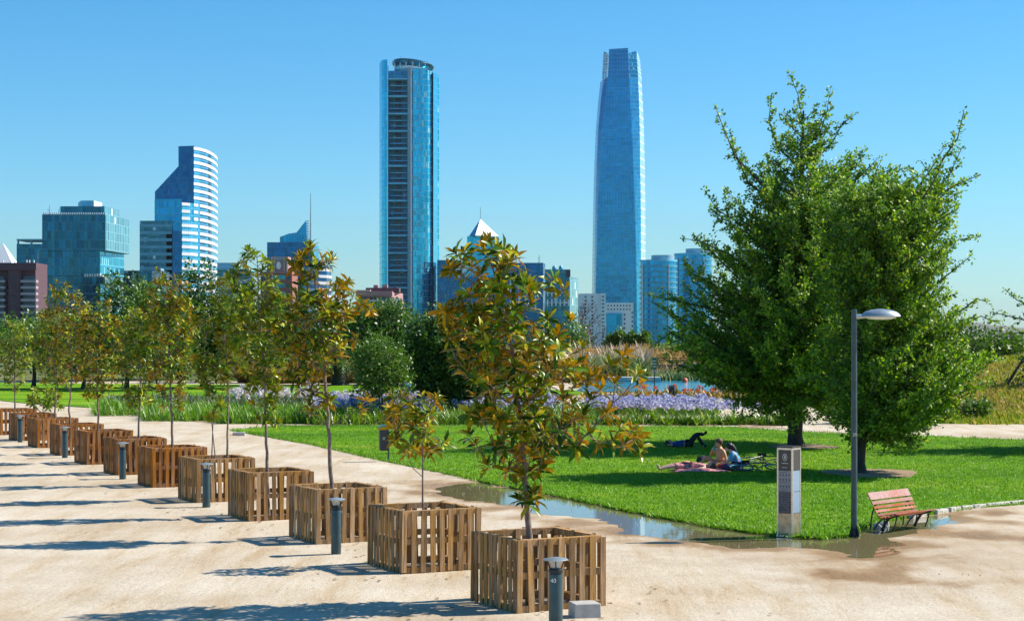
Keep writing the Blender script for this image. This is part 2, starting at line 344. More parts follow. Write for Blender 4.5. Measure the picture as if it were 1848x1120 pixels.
tr = sdist(Pn, poly_px([(1180, 985), (1700, 960), (1848, 950), (1848, 1040), (1600, 1050), (1400, 1010)]))
wet[near] = np.maximum(wet[near], np.clip((tr + 1.2 + wn_ * 1.3) / 4.5, 0, 0.22))
Z[~near] = -0.0; Z[P2[:, 1] > 83] = -0.03
nx, ny = len(gx), len(gy)
ii, jj = np.meshgrid(np.arange(nx - 1), np.arange(ny - 1)); q = (jj * nx + ii).ravel()
FQ = np.stack([q, q + 1, q + nx + 1, q + nx], 1)
m, nt, b = new_mat('decomposed_granite'); L = nt.links
g = N(nt, 'ShaderNodeNewGeometry'); at = N(nt, 'ShaderNodeAttribute', attribute_name='wet')
n1 = N(nt, 'ShaderNodeTexNoise', Scale=0.35, Detail=6.0, Roughness=0.6); n2 = N(nt, 'ShaderNodeTexNoise', Scale=14.0, Detail=6.0, Roughness=0.8)
mp = N(nt, 'ShaderNodeMapping'); mp.inputs['Rotation'].default_value = (0, 0, math.radians(-24)); mp.inputs['Scale'].default_value = (1.6, 0.22, 1)
L.new(g.outputs['Position'], mp.inputs[0]); n3 = N(nt, 'ShaderNodeTexNoise', Scale=1.0, Detail=9.0, Roughness=0.72, Distortion=0.25); L.new(mp.outputs[0], n3.inputs['Vector'])
vo = N(nt, 'ShaderNodeTexVoronoi', Scale=26.0); 
for q_ in (n1, n2, vo): L.new(g.outputs['Position'], q_.inputs['Vector'])
c1 = ramp(nt, n1.outputs['Fac'], [(0.25, (0.42, 0.335, 0.23)), (0.5, (0.545, 0.475, 0.37)), (0.75, (0.63, 0.57, 0.47))])
def mixc(f, a, c, mode='MIX', fac=None):
    q = N(nt, 'ShaderNodeMix', data_type='RGBA', blend_type=mode)
    if fac is not None: q.inputs['Factor'].default_value = fac
    else: L.new(f, q.inputs['Factor'])
    L.new(a, q.inputs['A'])
    if isinstance(c, tuple): q.inputs['B'].default_value = (*c, 1)
    else: L.new(c, q.inputs['B'])
    return q.outputs['Result']
c = mixc(None, c1, ramp(nt, n3.outputs['Fac'], [(0.3, (0.74, 0.58, 0.38)), (0.43, (0.95, 0.89, 0.79)), (0.55, (1.03, 1.02, 1.0)), (0.7, (1.08, 1.09, 1.1))]), 'MULTIPLY', 0.9)
n4 = N(nt, 'ShaderNodeTexNoise', Scale=55.0, Detail=3.0, Roughness=0.9); L.new(g.outputs['Position'], n4.inputs['Vector'])
c = mixc(None, c, ramp(nt, n4.outputs['Fac'], [(0.3, (0.55, 0.5, 0.44)), (0.5, (1, 1, 1)), (0.7, (1.22, 1.2, 1.18))]), 'MULTIPLY', 0.7)
c = mixc(None, c, ramp(nt, n2.outputs['Fac'], [(0.32, (0.42, 0.38, 0.34)), (0.45, (0.94, 0.93, 0.92)), (0.62, (1.12, 1.1, 1.08))]), 'MULTIPLY', 0.75)
spk = ramp(nt, vo.outputs['Distance'], [(0.03, (0.30, 0.24, 0.19)), (0.09, (1, 1, 1))]); c = mixc(None, c, spk, 'MULTIPLY', 0.5)
wsum = N(nt, 'ShaderNodeMath', operation='MULTIPLY_ADD'); L.new(n2.outputs['Fac'], wsum.inputs[0]); wsum.inputs[1].default_value = 0.9; wsum.inputs[2].default_value = -0.45
wadd = N(nt, 'ShaderNodeMath', operation='ADD'); L.new(at.outputs['Fac'], wadd.inputs[0]); L.new(wsum.outputs[0], wadd.inputs[1])
wf = ramp(nt, wadd.outputs[0], [(0.05, (0, 0, 0)), (0.75, (1, 1, 1))]); c = mixc(wf, c, mixc(None, c, (0.60, 0.45, 0.28), 'MULTIPLY', 1.0))
L.new(c, b.inputs['Base Color'])
mr = N(nt, 'ShaderNodeMapRange'); L.new(at.outputs['Fac'], mr.inputs[0]); mr.inputs[1].default_value = 0.3; mr.inputs[3].default_value = 0.92; mr.inputs[4].default_value = 0.42; L.new(mr.outputs[0], b.inputs['Roughness'])
b.inputs['Specular IOR Level'].default_value = 0.3
bp = N(nt, 'ShaderNodeBump', Strength=0.9, Distance=0.02); L.new(n2.outputs['Fac'], bp.inputs['Height'])
bp2 = N(nt, 'ShaderNodeBump', Strength=0.5, Distance=0.04); L.new(n3.outputs['Fac'], bp2.inputs['Height']); L.new(bp.outputs[0], bp2.inputs['Normal']); L.new(bp2.outputs[0], b.inputs['Normal'])
M['sand'] = m
me = np_mesh('ground', np.stack([P2[:, 0], P2[:, 1], Z], 1), FQ, m, True)
me.attributes.new('wet', 'FLOAT', 'POINT').data.foreach_set('value', wet.astype(np.float32))
ground = link(bpy.data.objects.new('ground', me)); ground['kind'] = 'structure'
# puddle water
m, nt, b = new_mat('puddle_water'); L = nt.links; g = N(nt, 'ShaderNodeNewGeometry')
b.inputs['Base Color'].default_value = (0.19, 0.16, 0.08, 1); b.inputs['Roughness'].default_value = 0.03; b.inputs['IOR'].default_value = 1.38; b.inputs['Alpha'].default_value = 1
n1 = N(nt, 'ShaderNodeTexNoise', Scale=2.2, Detail=4.0); L.new(g.outputs['Position'], n1.inputs['Vector'])
bp = N(nt, 'ShaderNodeBump', Strength=0.05, Distance=0.02); L.new(n1.outputs['Fac'], bp.inputs['Height']); L.new(bp.outputs[0], b.inputs['Normal'])
M['puddle'] = m
for i, p in enumerate(pud_polys):
    c = p.mean(axis=0); e = []
    for k in range(len(p)):
        d = p[k] - c; e.append(p[k] + d / max(np.linalg.norm(d), .1) * (1.6 if i < 2 else 0.8))
    area = sum(e[k][0] * e[(k + 1) % len(e)][1] - e[(k + 1) % len(e)][0] * e[k][1] for k in range(len(e)))
    vs = [(x, y, -0.012 - 0.002 * i) for x, y in (e if area > 0 else e[::-1])]; n_ = len(vs); cx_, cy_ = sum(v[0] for v in vs) / n_, sum(v[1] for v in vs) / n_
    me = bpy.data.meshes.new('puddle'); me.from_pydata(vs, [], [tuple(range(n_))]); me.materials.append(M['puddle']); o = link(bpy.data.objects.new('puddle', me)); tag(o, None, None, None, 'structure')
def patchy(name, stops, scale=0.4):
    m, nt, b = new_mat(name); g = N(nt, 'ShaderNodeNewGeometry'); n1 = N(nt, 'ShaderNodeTexNoise', Scale=scale, Detail=7.0, Roughness=0.72); nt.links.new(g.outputs['Position'], n1.inputs['Vector'])
    nt.links.new(ramp(nt, n1.outputs['Fac'], stops), b.inputs['Base Color']); b.inputs['Roughness'].default_value = 0.95; b.inputs['Specular IOR Level'].default_value = 0.1
    bp = N(nt, 'ShaderNodeBump', Strength=1.0, Distance=0.3); nt.links.new(n1.outputs['Fac'], bp.inputs['Height']); nt.links.new(bp.outputs[0], b.inputs['Normal']); return m
# ------------------------------------------------------------------ lawns
def patch_tint(m, scale=0.25):
    nt = m.node_tree; L = nt.links; b = nt.nodes['Principled BSDF']; src = b.inputs['Base Color'].links[0].from_socket; g = N(nt, 'ShaderNodeNewGeometry')
    mp = N(nt, 'ShaderNodeMapping'); mp.inputs['Scale'].default_value = (0.35, 1, 1); L.new(g.outputs['Position'], mp.inputs[0]); n1 = N(nt, 'ShaderNodeTexNoise', Scale=scale, Detail=5.0, Roughness=0.6); L.new(mp.outputs[0], n1.inputs['Vector'])
    q = N(nt, 'ShaderNodeMix', data_type='RGBA', blend_type='MULTIPLY'); q.inputs['Factor'].default_value = 1.0; L.new(src, q.inputs['A'])
    L.new(ramp(nt, n1.outputs['Fac'], [(0.3, (0.55, 0.65, 0.6)), (0.45, (0.95, 0.95, 0.9)), (0.58, (1.0, 1.0, 1.0)), (0.70, (1.0, 0.78, 1.0))]), q.inputs['B'])
    L.new(q.outputs['Result'], b.inputs['Base Color'])
patch_tint(M['grass'])
def lawn_mat():
    m, nt, b = new_mat('lawn_turf'); L = nt.links; g = N(nt, 'ShaderNodeNewGeometry')
    n1 = N(nt, 'ShaderNodeTexNoise', Scale=0.25, Detail=4.0); n2 = N(nt, 'ShaderNodeTexNoise', Scale=16.0, Detail=5.0, Roughness=0.8)
    mp = N(nt, 'ShaderNodeMapping'); mp.inputs['Scale'].default_value = (0.35, 1, 1); L.new(g.outputs['Position'], mp.inputs[0])
    L.new(mp.outputs[0], n1.inputs['Vector']); L.new(g.outputs['Position'], n2.inputs['Vector'])
    a = ramp(nt, n1.outputs['Fac'], [(0.28, (0.07, 0.20, 0.004)), (0.45, (0.13, 0.30, 0.006)), (0.6, (0.19, 0.35, 0.008)), (0.74, (0.33, 0.36, 0.04))])
    q = N(nt, 'ShaderNodeMix', data_type='RGBA', blend_type='MULTIPLY'); q.inputs['Factor'].default_value = 0.85; L.new(a, q.inputs['A'])
    L.new(ramp(nt, n2.outputs['Fac'], [(0.3, (0.35, 0.4, 0.3)), (0.5, (0.9, 0.9, 0.9)), (0.7, (1.5, 1.4, 1.5))]), q.inputs['B'])
    L.new(q.outputs['Result'], b.inputs['Base Color']); b.inputs['Roughness'].default_value = 0.9; b.inputs['Specular IOR Level'].default_value = 0.1
    bp = N(nt, 'ShaderNodeBump', Strength=1.0, Distance=0.05); L.new(n2.outputs['Fac'], bp.inputs['Height']); L.new(bp.outputs[0], b.inputs['Normal'])
    return m
M['lawn'] = lawn_mat()
def rough_edge(poly, step=0.35, amp=0.07):
    out = []
    for i in range(len(poly)):
        a, b = poly[i], poly[(i + 1) % len(poly)]; n = max(1, int(min(np.linalg.norm(b - a) / step, 120)))
        d = (b - a) / max(np.linalg.norm(b - a), 1e-6); nn = np.array([-d[1], d[0]])
        for k in range(n): out.append(a + (b - a) * k / n + nn * (R.random() - 0.5) * 2 * amp)
    return out
e = rough_edge(lawn_poly); q = MB(); q.prism([tuple(p) for p in e], -0.08, 0.035); o = q.build('lawn', M['lawn']); o['kind'] = 'structure'
# grass blades on the near lawn: pointed tufts, thinning with distance
def blades(name, pts, h, wdt, mat, n_per=6, spread=0.05, lean=0.5, z0=0.0, bend=0.35, hv=0.35, kind='stuff', parent=None, label=None, cat=None):
    n = len(pts) * n_per; base = np.repeat(np.asarray(pts, float), n_per, axis=0)
    if base.shape[1] == 2: base = np.concatenate([base, np.full((n, 1), z0)], 1)
    base[:, :2] += NR.randn(n, 2) * spread
    az = NR.rand(n) * 6.283; ln = np.abs(NR.randn(n)) * lean
    d = np.stack([np.cos(az) * ln, np.sin(az) * ln, np.ones(n)], 1); nr = np.stack([np.cos(az), np.sin(az), np.zeros(n)], 1) + NR.randn(n, 3) * 0.5
    T = np.array([(-.5, 0, 0), (.5, 0, 0), (.38, .55, bend * 0.3), (-.38, .55, bend * 0.3), (0.0, 1, bend)]) 
    T = T * np.array([wdt / h, 1, 1]); TF = np.array([(0, 1, 2), (0, 2, 3), (3, 2, 4)])
    S = h * (1 + NR.randn(n) * hv).clip(0.3, 2); V, FF = scatter(T, TF, frames(d, nr), base, S)
    o = link(bpy.data.objects.new(name, np_mesh(name, V, FF, mat)), parent)
    tag(o, label, cat, None, kind); return o
def fill(poly, n, dens=None):
    """n random points in a polygon"""
    lo, hi = poly.min(0), poly.max(0); out = np.zeros((0, 2))
    while len(out) < n:
        p = lo + NR.rand(n * 2, 2) * (hi - lo); p = p[inside(p, poly)]
        if dens is not None: p = p[NR.rand(len(p)) < dens(p)]
        out = np.concatenate([out, p])
    return out[:n]
view = poly_px([(300, 772), (2050, 772), (2050, 980), (300, 980)])
def vis(p): return ((np.abs(p[:, 0]) / p[:, 1] < 0.30)).astype(float) * np.clip((36 / p[:, 1]) ** 1.6, 0, 1)
gp = fill(lawn_poly, 42000, vis)
blades('lawn_grass', gp, 0.05, 0.011, M['grass'], 6, 0.06, 0.8, 0.03, label='short green lawn grass around the two big trees', cat='grass')
ep = []
for i in range(0, len(lawn_poly)):
    a, b_ = lawn_poly[i], lawn_poly[(i + 1) % len(lawn_poly)]
    if a[1] > 78 and b_[1] > 78: continue
    n = int(np.linalg.norm(b_ - a) * 22)
    if a[0] > 22: continue
    ep.append(a + (b_ - a) * NR.rand(n)[:, None] + NR.randn(n, 2) * 0.05)
blades('edge_grass', np.concatenate(ep), 0.10, 0.016, M['grass'], 5, 0.05, 0.8, 0.01, label='ragged grass fringe along the path edge of the lawn', cat='grass')
# the farther lawn and its far path
lawn2 = poly_px([(-400, 712), (0, 722), (60, 728), (150, 734), (230, 738), (420, 735), (640, 735), (900, 728), (1050, 712), (1050, 704), (780, 697), (600, 694), (300, 693), (0, 690), (-400, 688)])
q = MB(); q.prism([tuple(p) for p in lawn2], -0.1, 0.01); o = q.build('far_lawn', M['lawn']); o['kind'] = 'structure'
lawn3 = poly_px([(1430, 776), (1560, 768), (1700, 772), (1848, 775), (2500, 790), (2600, 735), (1848, 735), (1500, 735)])
far_px = poly_px([(-9000, 686), (200, 687), (700, 687.5), (1030, 688), (1080, 686.2), (1350, 685.5), (1700, 687), (9000, 687)])
q = MB(); q.prism([tuple(p) for p in far_px] + [(3000, 3000), (-3000, 3000)], -0.1, 0.0); o = q.build('meadow', None or patchy('meadow', [(0.3, (0.06, 0.09, 0.03)), (0.5, (0.12, 0.14, 0.05)), (0.7, (0.24, 0.20, 0.10))], 0.15)); o['kind'] = 'structure'
# dry mulch under the flower bed
bed = poly_px([(165, 733), (240, 746), (300, 757), (380, 763), (480, 766), (540, 768), (600, 769), (1000, 770), (1170, 768.5), (1420, 774), (1400, 766), (1170, 760), (1060, 756), (1000, 738), (600, 732), (300, 731)])
q = MB(); q.prism([tuple(p) for p in bed], -0.1, 0.012); o = q.build('planting_bed', M['soil']); o['kind'] = 'structure'
# soil rings at the two big trunks
for (x, y, r) in ((1436, 808, 1.1), (1558, 857, 1.25)):
    c = G(x, y); q = MB(); ring = [(c[0] + 0.25 + math.cos(t) * r * (1 + 0.15 * math.sin(3 * t + x)), c[1] + math.sin(t) * r * 1.2) for t in [k * 6.283 / 24 for k in range(24)]]
    q.prism(ring, 0.0, 0.075); o = q.build('bare_soil', M['soil']); o['kind'] = 'structure'
# ------------------------------------------------------------------ lake
m, nt, b = new_mat('lake_water'); L = nt.links; g = N(nt, 'ShaderNodeNewGeometry')
b.inputs['Base Color'].default_value = (0.02, 0.30, 0.50, 1); b.inputs['Roughness'].default_value = 0.08
mp = N(nt, 'ShaderNodeMapping'); mp.inputs['Scale'].default_value = (1, 0.5, 1); L.new(g.outputs['Position'], mp.inputs[0])
n1 = N(nt, 'ShaderNodeTexNoise', Scale=1.6, Detail=4.0); L.new(mp.outputs[0], n1.inputs['Vector'])
bp = N(nt, 'ShaderNodeBump', Strength=0.8, Distance=0.12); L.new(n1.outputs['Fac'], bp.inputs['Height']); L.new(bp.outputs[0], b.inputs['Normal'])
M['lake'] = m
lake = poly_px([(1040, 706), (1290, 709), (1500, 709), (1700, 706), (1700, 688), (1320, 686), (1180, 687), (1060, 689)])
q = MB(); q.add([(x, y, 0.02) for x, y in lake], [tuple(range(len(lake)))]); o = q.build('lake', M['lake']); o['kind'] = 'structure'
# ------------------------------------------------------------------ mounds and hills
def mound(name, prof, y0, y1, mat, seed, steps=(60, 14), rough=0.25, kind='structure'):
    """prof: (photo column, photo row of the crest); base row y0, crest at depth of row-distance y1 (metres)"""
    xs = [p[0] for p in prof]; rows = [p[1] for p in prof]; n, k = steps; D0 = F * CH / (y0 - HY); D1 = y1
    V = []; 
    for j in range(k + 4):
        t = min(j / k, 1.0); D = D0 + (D1 - D0) * (j / k)
        for i in range(n + 1):
            cx = xs[0] + (xs[-1] - xs[0]) * i / n; hz = GZ(np.interp(cx, xs, rows), D1); s = math.sin(t * math.pi / 2) ** 1.3
            if j > k: s = 1 - 0.35 * (j - k)
            V.append((GX(cx, D1) * (0.75 + 0.25 * D / D1), D, -0.05 + (hz + 0.05) * s))
    V = np.array(V); V[:, 2] += noise2(V[:, :2], 0.08, 4, seed) * rough * np.clip(V[:, 2], 0, 1)
    ii, jj = np.meshgrid(np.arange(n), np.arange(k + 3)); q = (jj * (n + 1) + ii).ravel()
    o = link(bpy.data.objects.new(name, np_mesh(name, V, np.stack([q, q + 1, q + n + 2, q + n + 1], 1), mat, True))); o['kind'] = kind; return o
M['dry_hill'] = patchy('dry_hillside', [(0.3, (0.10, 0.13, 0.03)), (0.45, (0.26, 0.24, 0.06)), (0.58, (0.42, 0.29, 0.13)), (0.75, (0.52, 0.36, 0.19))])
M['green_hill'] = patchy('green_hillside', [(0.3, (0.12, 0.22, 0.015)), (0.48, (0.26, 0.32, 0.03)), (0.6, (0.44, 0.34, 0.08)), (0.8, (0.52, 0.34, 0.14))])
hill = mound('hill', [(1380, 690), (1560, 668), (1700, 655), (1848, 640), (2100, 622), (2600, 615)], 771, 128, M['green_hill'], 3)
bank = mound('far_bank', [(560, 648), (700, 640), (900, 640), (1050, 640), (1150, 634), (1270, 640), (1380, 640), (1600, 640)], 686.5, 235, M['dry_hill'], 5)
ridge = mound('mountains', [(-400, 603), (300, 600), (900, 604), (1300, 602), (1500, 596), (1680, 588), (1760, 584), (1848, 593), (1950, 588), (2300, 598), (2700, 604)], 612.0, 11500, patchy('far_slopes', [(0.3, (0.12, 0.12, 0.10)), (0.7, (0.2, 0.18, 0.14))], 0.002), 6, (160, 12), 20.0)
def hz_(x, D, o=hill):
    ok, loc, n, i = o.ray_cast(Vector((x, D, 60)), Vector((0, 0, -1))); return loc.z if ok else 0.0
# dry and green grass on the slopes
def on(o, xs, Ds):
    out = []
    for x, D in zip(xs, Ds):
        z = hz_(x, D, o)
        if z > 0: out.append((x, D, z - 0.02))
    return np.array(out)
def band(o, x0, x1, D0, D1, n):
    D = D0 + NR.rand(n) * (D1 - D0); cx = x0 + NR.rand(n) * (x1 - x0); return on(o, (cx - CX) / F * D, D)
def at_band(x0, x1, y0, y1, n, z=0.0):
    y = y0 + NR.rand(n) * (y1 - y0); x = x0 + NR.rand(n) * (x1 - x0); D = F * (CH - z) / (y - HY); return np.stack([(x - CX) / F * D, D, np.full(n, z)], 1)
M['hill_blade'] = leafy('hill_grass_blade', [(0, (.12, .22, .01)), (.5, (.25, .33, .02)), (.8, (.45, .38, .06)), (1, (.6, .42, .15))], rough=.7, trans=.25, tcol=(1.3, 1.3, .5), spec=.1)
blades('hill_grass', band(hill, 1480, 1900, 79, 128, 9000), 0.22, 0.05, M['hill_blade'], 4, 0.15, 0.5, label='rough green and yellow grass over the hillside', cat='grass')
blades('hill_straw', band(hill, 1480, 1900, 84, 118, 2600), 0.25, 0.05, M['straw'], 4, 0.2, 0.5, label='dry straw coloured grass on the hillside', cat='grass')
blades('bank_straw', band(bank, 600, 1350, 168, 232, 9000), 0.8, 0.12, M['straw'], 4, 0.3, 0.4, label='dry golden grass over the bank beyond the water', cat='grass')

# loose grit and fallen leaves on the path
pth = poly_px([(-100, 760), (430, 790), (700, 845), (1000, 905), (1400, 985), (1560, 1010), (1848, 925), (1900, 1130), (-300, 1130)])
pp = fill(pth, 5200); nn_ = len(pp); Tg = np.array([(-.5, -.5, 0), (.5, -.4, 0), (.45, .5, 0), (-.4, .45, 0), (0, 0, .6)]); Fg = np.array([(0, 1, 4), (1, 2, 4), (2, 3, 4), (3, 0, 4)])
V, FF = scatter(Tg, Fg, frames(np.stack([NR.randn(nn_), NR.randn(nn_), np.zeros(nn_)], 1), np.tile([0, 0, 1.0], (nn_, 1))), np.concatenate([pp, np.full((nn_, 1), -.002)], 1), .012 + .02 * NR.rand(nn_) ** 3)
o = link(bpy.data.objects.new('gravel', np_mesh('gravel', V, FF, leafy('grit', [(0, (.10, .07, .05)), (.5, (.3, .24, .18)), (1, (.6, .52, .43))], trans=0, rough=.9)))); tag(o, 'loose grit and pebbles scattered over the sandy path', 'gravel', None, 'stuff')
pc = np.concatenate([np.array([(0.068 - 1.806 * i + .6, 24.8 + 4.17 * i + .3)]) + NR.randn(40, 2) * 1.3 for i in range(9)]); nn_ = len(pc)
V, FF = scatter(np.array([(0, 0, 0), (-.3, .5, .12), (.3, .5, .1), (0, 1, .02)]), np.array([(0, 2, 1), (1, 2, 3)]), frames(np.stack([NR.randn(nn_), NR.randn(nn_), np.zeros(nn_)], 1), np.tile([0, 0, 1.0], (nn_, 1))), np.concatenate([pc, np.full((nn_, 1), .018)], 1), .06 + .07 * NR.rand(nn_))
o = link(bpy.data.objects.new('fallen_leaves', np_mesh('fallen_leaves', V, FF, leafy('dry_leaf', [(0, (.10, .05, .02)), (1, (.30, .17, .06))], trans=0, rough=.7)))); tag(o, 'dry fallen leaves lying round the pallet crates', 'leaves', None, 'stuff')
lp = fill(lawn_poly, 900, vis); nn_ = len(lp)
V, FF = scatter(np.array([(0, 0, 0), (-.3, .5, .12), (.3, .5, .1), (0, 1, .02)]), np.array([(0, 2, 1), (1, 2, 3)]), frames(np.stack([NR.randn(nn_), NR.randn(nn_), NR.rand(nn_) * .3], 1), np.tile([0, 0, 1.0], (nn_, 1))), np.concatenate([lp, np.full((nn_, 1), .075)], 1), .03 + .05 * NR.rand(nn_))
o = link(bpy.data.objects.new('fallen_leaves', np_mesh('fallen_leaves', V, FF, leafy('yellow_leaf', [(0, (.30, .22, .05)), (1, (.5, .42, .12))], trans=0, rough=.7)))); tag(o, 'small yellowed leaves strewn over the lawn', 'leaves', None, 'stuff')
# ------------------------------------------------------------------ skyline
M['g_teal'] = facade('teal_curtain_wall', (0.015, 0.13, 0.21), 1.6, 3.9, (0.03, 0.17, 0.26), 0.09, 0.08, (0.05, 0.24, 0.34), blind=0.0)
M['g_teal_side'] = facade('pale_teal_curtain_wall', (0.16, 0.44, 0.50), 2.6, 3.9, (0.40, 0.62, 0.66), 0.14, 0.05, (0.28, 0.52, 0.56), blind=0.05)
M['g_navy'] = facade('navy_curtain_wall', (0.012, 0.12, 0.27), 1.5, 3.6, (0.02, 0.13, 0.27), 0.08, 0.10, (0.03, 0.19, 0.40), blind=0.0, var=0.25)
M['g_blue'] = facade('blue_curtain_wall', (0.012, 0.27, 0.50), 1.6, 4.3, (0.09, 0.42, 0.60), 0.07, 0.09, (0.07, 0.40, 0.58), blind=0.0, var=0.25)
M['g_blue2'] = facade('bright_blue_curtain_wall', (0.04, 0.40, 0.60), 1.6, 4.3, (0.2, 0.5, 0.7), 0.08, 0.1, (0.14, 0.46, 0.68), blind=0.0, var=0.2)
M['g_cyan'] = facade('cyan_curtain_wall', (0.03, 0.44, 0.60), 1.35, 4.0, (0.10, 0.45, 0.62), 0.10, 0.12, (0.15, 0.52, 0.66), blind=0.16, blindc=(0.22, 0.58, 0.70), var=0.3)
M['g_cyan_plain'] = facade('plain_cyan_glass', (0.04, 0.48, 0.66), 1.6, 4.0, (0.06, 0.40, 0.58), 0.05, 0.06, var=0.15, blind=0.0)
M['g_dark'] = facade('dark_glass', (0.03, 0.15, 0.21), 1.8, 3.4, (0.05, 0.15, 0.22), 0.1, 0.1, blind=0.05)
M['g_pale'] = facade('pale_lattice_glass', (0.36, 0.60, 0.72), 3.0, 4.3, (0.62, 0.78, 0.84), 0.22, 0.2, (0.5, 0.7, 0.78), blind=0.0, metal=0.5)
M['win_dark'] = plain('dark_window', (0.02, 0.06, 0.10), 0.15, 0.3, scale=0.5)
M['win_teal'] = plain('teal_window', (0.03, 0.20, 0.27), 0.12, 0.6, scale=0.3, var=0.3)
M['spandrel'] = plain('white_spandrel', (0.74, 0.72, 0.74), 0.6, var=0.03, scale=0.2)
M['spandrel_teal'] = plain('teal_spandrel', (0.12, 0.36, 0.48), 0.4, 0.3, scale=0.2)
M['grey_clad'] = plain('grey_cladding', (0.26, 0.38, 0.46), 0.6, scale=0.2)
M['slab_grey'] = plain('slab_edge', (0.16, 0.55, 0.76), 0.5, scale=0.2)
M['brick_brown'] = plain('brown_brick', (0.115, 0.06, 0.075), 0.85, scale=0.6, var=0.15)
M['brick_pink'] = plain('pink_render', (0.47, 0.25, 0.24), 0.85, scale=0.4, var=0.1)
M['brick_red'] = plain('red_brick', (0.34, 0.13, 0.10), 0.85, scale=0.4, var=0.15)
M['balcony'] = plain('balcony_front', (0.40, 0.34, 0.38), 0.7, scale=0.4, var=0.1)
M['render_white'] = plain('white_render', (0.84, 0.84, 0.84), 0.7, scale=0.2, var=0.03)
M['render_grey'] = plain('shaded_grey_render', (0.76, 0.80, 0.84), 0.7, scale=0.2, var=0.05)  # shaded copy of the white render, shade put into the colour; also grey trim
M['cream'] = plain('cream_stone', (0.52, 0.46, 0.38), 0.8, scale=0.4, var=0.1)
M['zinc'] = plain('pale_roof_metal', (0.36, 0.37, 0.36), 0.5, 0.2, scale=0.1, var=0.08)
def pb(mb, x0, x1, y0, y1, D, dep, m=0):
    """a block whose front face spans photo columns x0..x1 and rows y0..y1 at distance D"""
    X0, X1, Z0, Z1 = GX(x0, D), GX(x1, D), max(GZ(y1, D), -0.8), GZ(y0, D)
    return mb.box(((X0 + X1) / 2, D + dep / 2, (Z0 + Z1) / 2), (X1 - X0, dep, Z1 - Z0), m=m)
def part(root, name, mat, x0, x1, y0, y1, D, dep):
    q = MB(); pb(q, x0, x1, y0, y1, D, dep); o = q.build(name, mat); put(o, root); return o
def put(o, root):
    """children are modelled in world metres; shift the mesh so that it hangs off the root's base point"""
    o.data.transform(Matrix.Translation(-Vector(root.location))); o.parent = root
def wing(root, name, mat, pts, y1, ytop, Dref=None):
    """pts: (column, distance) front corners left to right then back ones; ytop photo row(s) at each corner"""
    q = MB(); W = [(GX(x, D), D) for x, D in pts]
    ys = ytop if hasattr(ytop, '__len__') else [GZ(ytop, Dref or pts[0][1])] * len(pts)
    q.prism(W, -1.0 if y1 is None else y1, ys); o = q.build(name, mat); put(o, root); return o
def bld(name, x, D, label, group='buildings of the skyline'): return empty(name, (GX(x, D), D, 0), label, 'building', group)
# tall slender tower with the ring on its roof
M['core_glass'] = facade('recessed_glass', (0.015, 0.24, 0.42), 1.7, 4.0, (0.04, 0.36, 0.54), 0.12, 0.2, blind=0.05, metal=0.1, rough=0.3)
D = 1250; T = bld('tower', 740, D, 'tall slender cyan glass tower with a ring on its roof')
zt = lambda y: GZ(y, D)
wing(T, 'curved_wing', M['g_cyan_plain'], [(684.5, D + 26), (685.5, D + 12), (689, D + 3), (694, D), (699, D), (699, D + 26)], None, 118)
wing(T, 'core', M['core_glass'], [(700, D + 9), (738, D + 9), (738, D + 40), (700, D + 40)], None, 128)
wing(T, 'side_wall', M['slab_grey'], [(699.5, D + 1), (701, D + 1), (701, D + 9), (699.5, D + 9)], None, [zt(117), zt(119), zt(126), zt(126)])
wing(T, 'fin', M['grey_clad'], [(735.5, D - 2), (741, D - 2), (741, D + 20), (735.5, D + 20)], None, 122)
wing(T, 'fin_edge', M['spandrel'], [(741.1, D - 3), (743.2, D - 3), (743.2, D + 10), (741.1, D + 10)], None, 121)
arc = [(743.4, D - 2), (752, D - 4), (762, D - 5), (772, D - 3.5), (780, D + 0), (785, D + 5), (788, D + 12), (792.5, D + 14), (792.5, D + 45), (743.4, D + 45)]
wing(T, 'curved_facade', M['g_cyan'], arc, None, [zt(y) for y in (127, 126.5, 127, 128, 129, 130, 131, 132, 132, 127)])
wing(T, 'pale_edge', M['g_cyan_plain'], [(782, D - 1.2), (789, D + 9.5), (790, D + 11), (783, D + 1)], None, [zt(130), zt(131), zt(131), zt(130)])
yb = 141.0; k = 0
while yb < 612:
    part(T, 'balcony_slab', M['slab_grey'], 700.6, 735, yb, yb + 2.6, D - 1, 10)
    for j, dy in enumerate((5.5, 15.5, 25)):
        if yb + dy + 6 > 612: break
        part(T, 'window', M['win_dark'], 714, 724, yb + dy, yb + dy + (6.5 if j < 2 else 4.0), D + 8.4, 1.0)
        part(T, 'floor_band', M['slab_grey'], 703, 735, yb + dy + 7.6, yb + dy + 9.2, D + 4, 5.2)
    yb += 31.4
rad = GX(CX + 33, D); cz = zt(126); q = MB()
q.lathe([(rad, 0), (rad, zt(111) - cz)], (GX(741, D), D + 22, cz), 40); o = q.build('drum', M['grey_clad'], smooth=True, sharp=40); put(o, T)
q = MB(); r2 = GX(CX + 38, D); rt = Matrix.Rotation(math.radians(7), 4, 'Y') @ Matrix.Rotation(math.radians(-4), 4, 'X')
q.lathe([(r2 * .5, -.6), (r2 * .80, -2.0), (r2 * .97, -0.4), (r2 * 1.03, 1.8), (r2 * .96, 3.0), (r2 * .6, 2.4)], (GX(741.5, D), D + 22, zt(113.5)), 48, rot=rt.to_3x3()); o = q.build('roof_ring', M['g_dark'], smooth=True); put(o, T)
q = MB(); q.lathe([(rad * 1.003, 0), (rad * 1.003, 1.6)], (GX(741, D), D + 22, zt(119)), 40); o = q.build('drum_band', M['spandrel'], smooth=True); put(o, T)
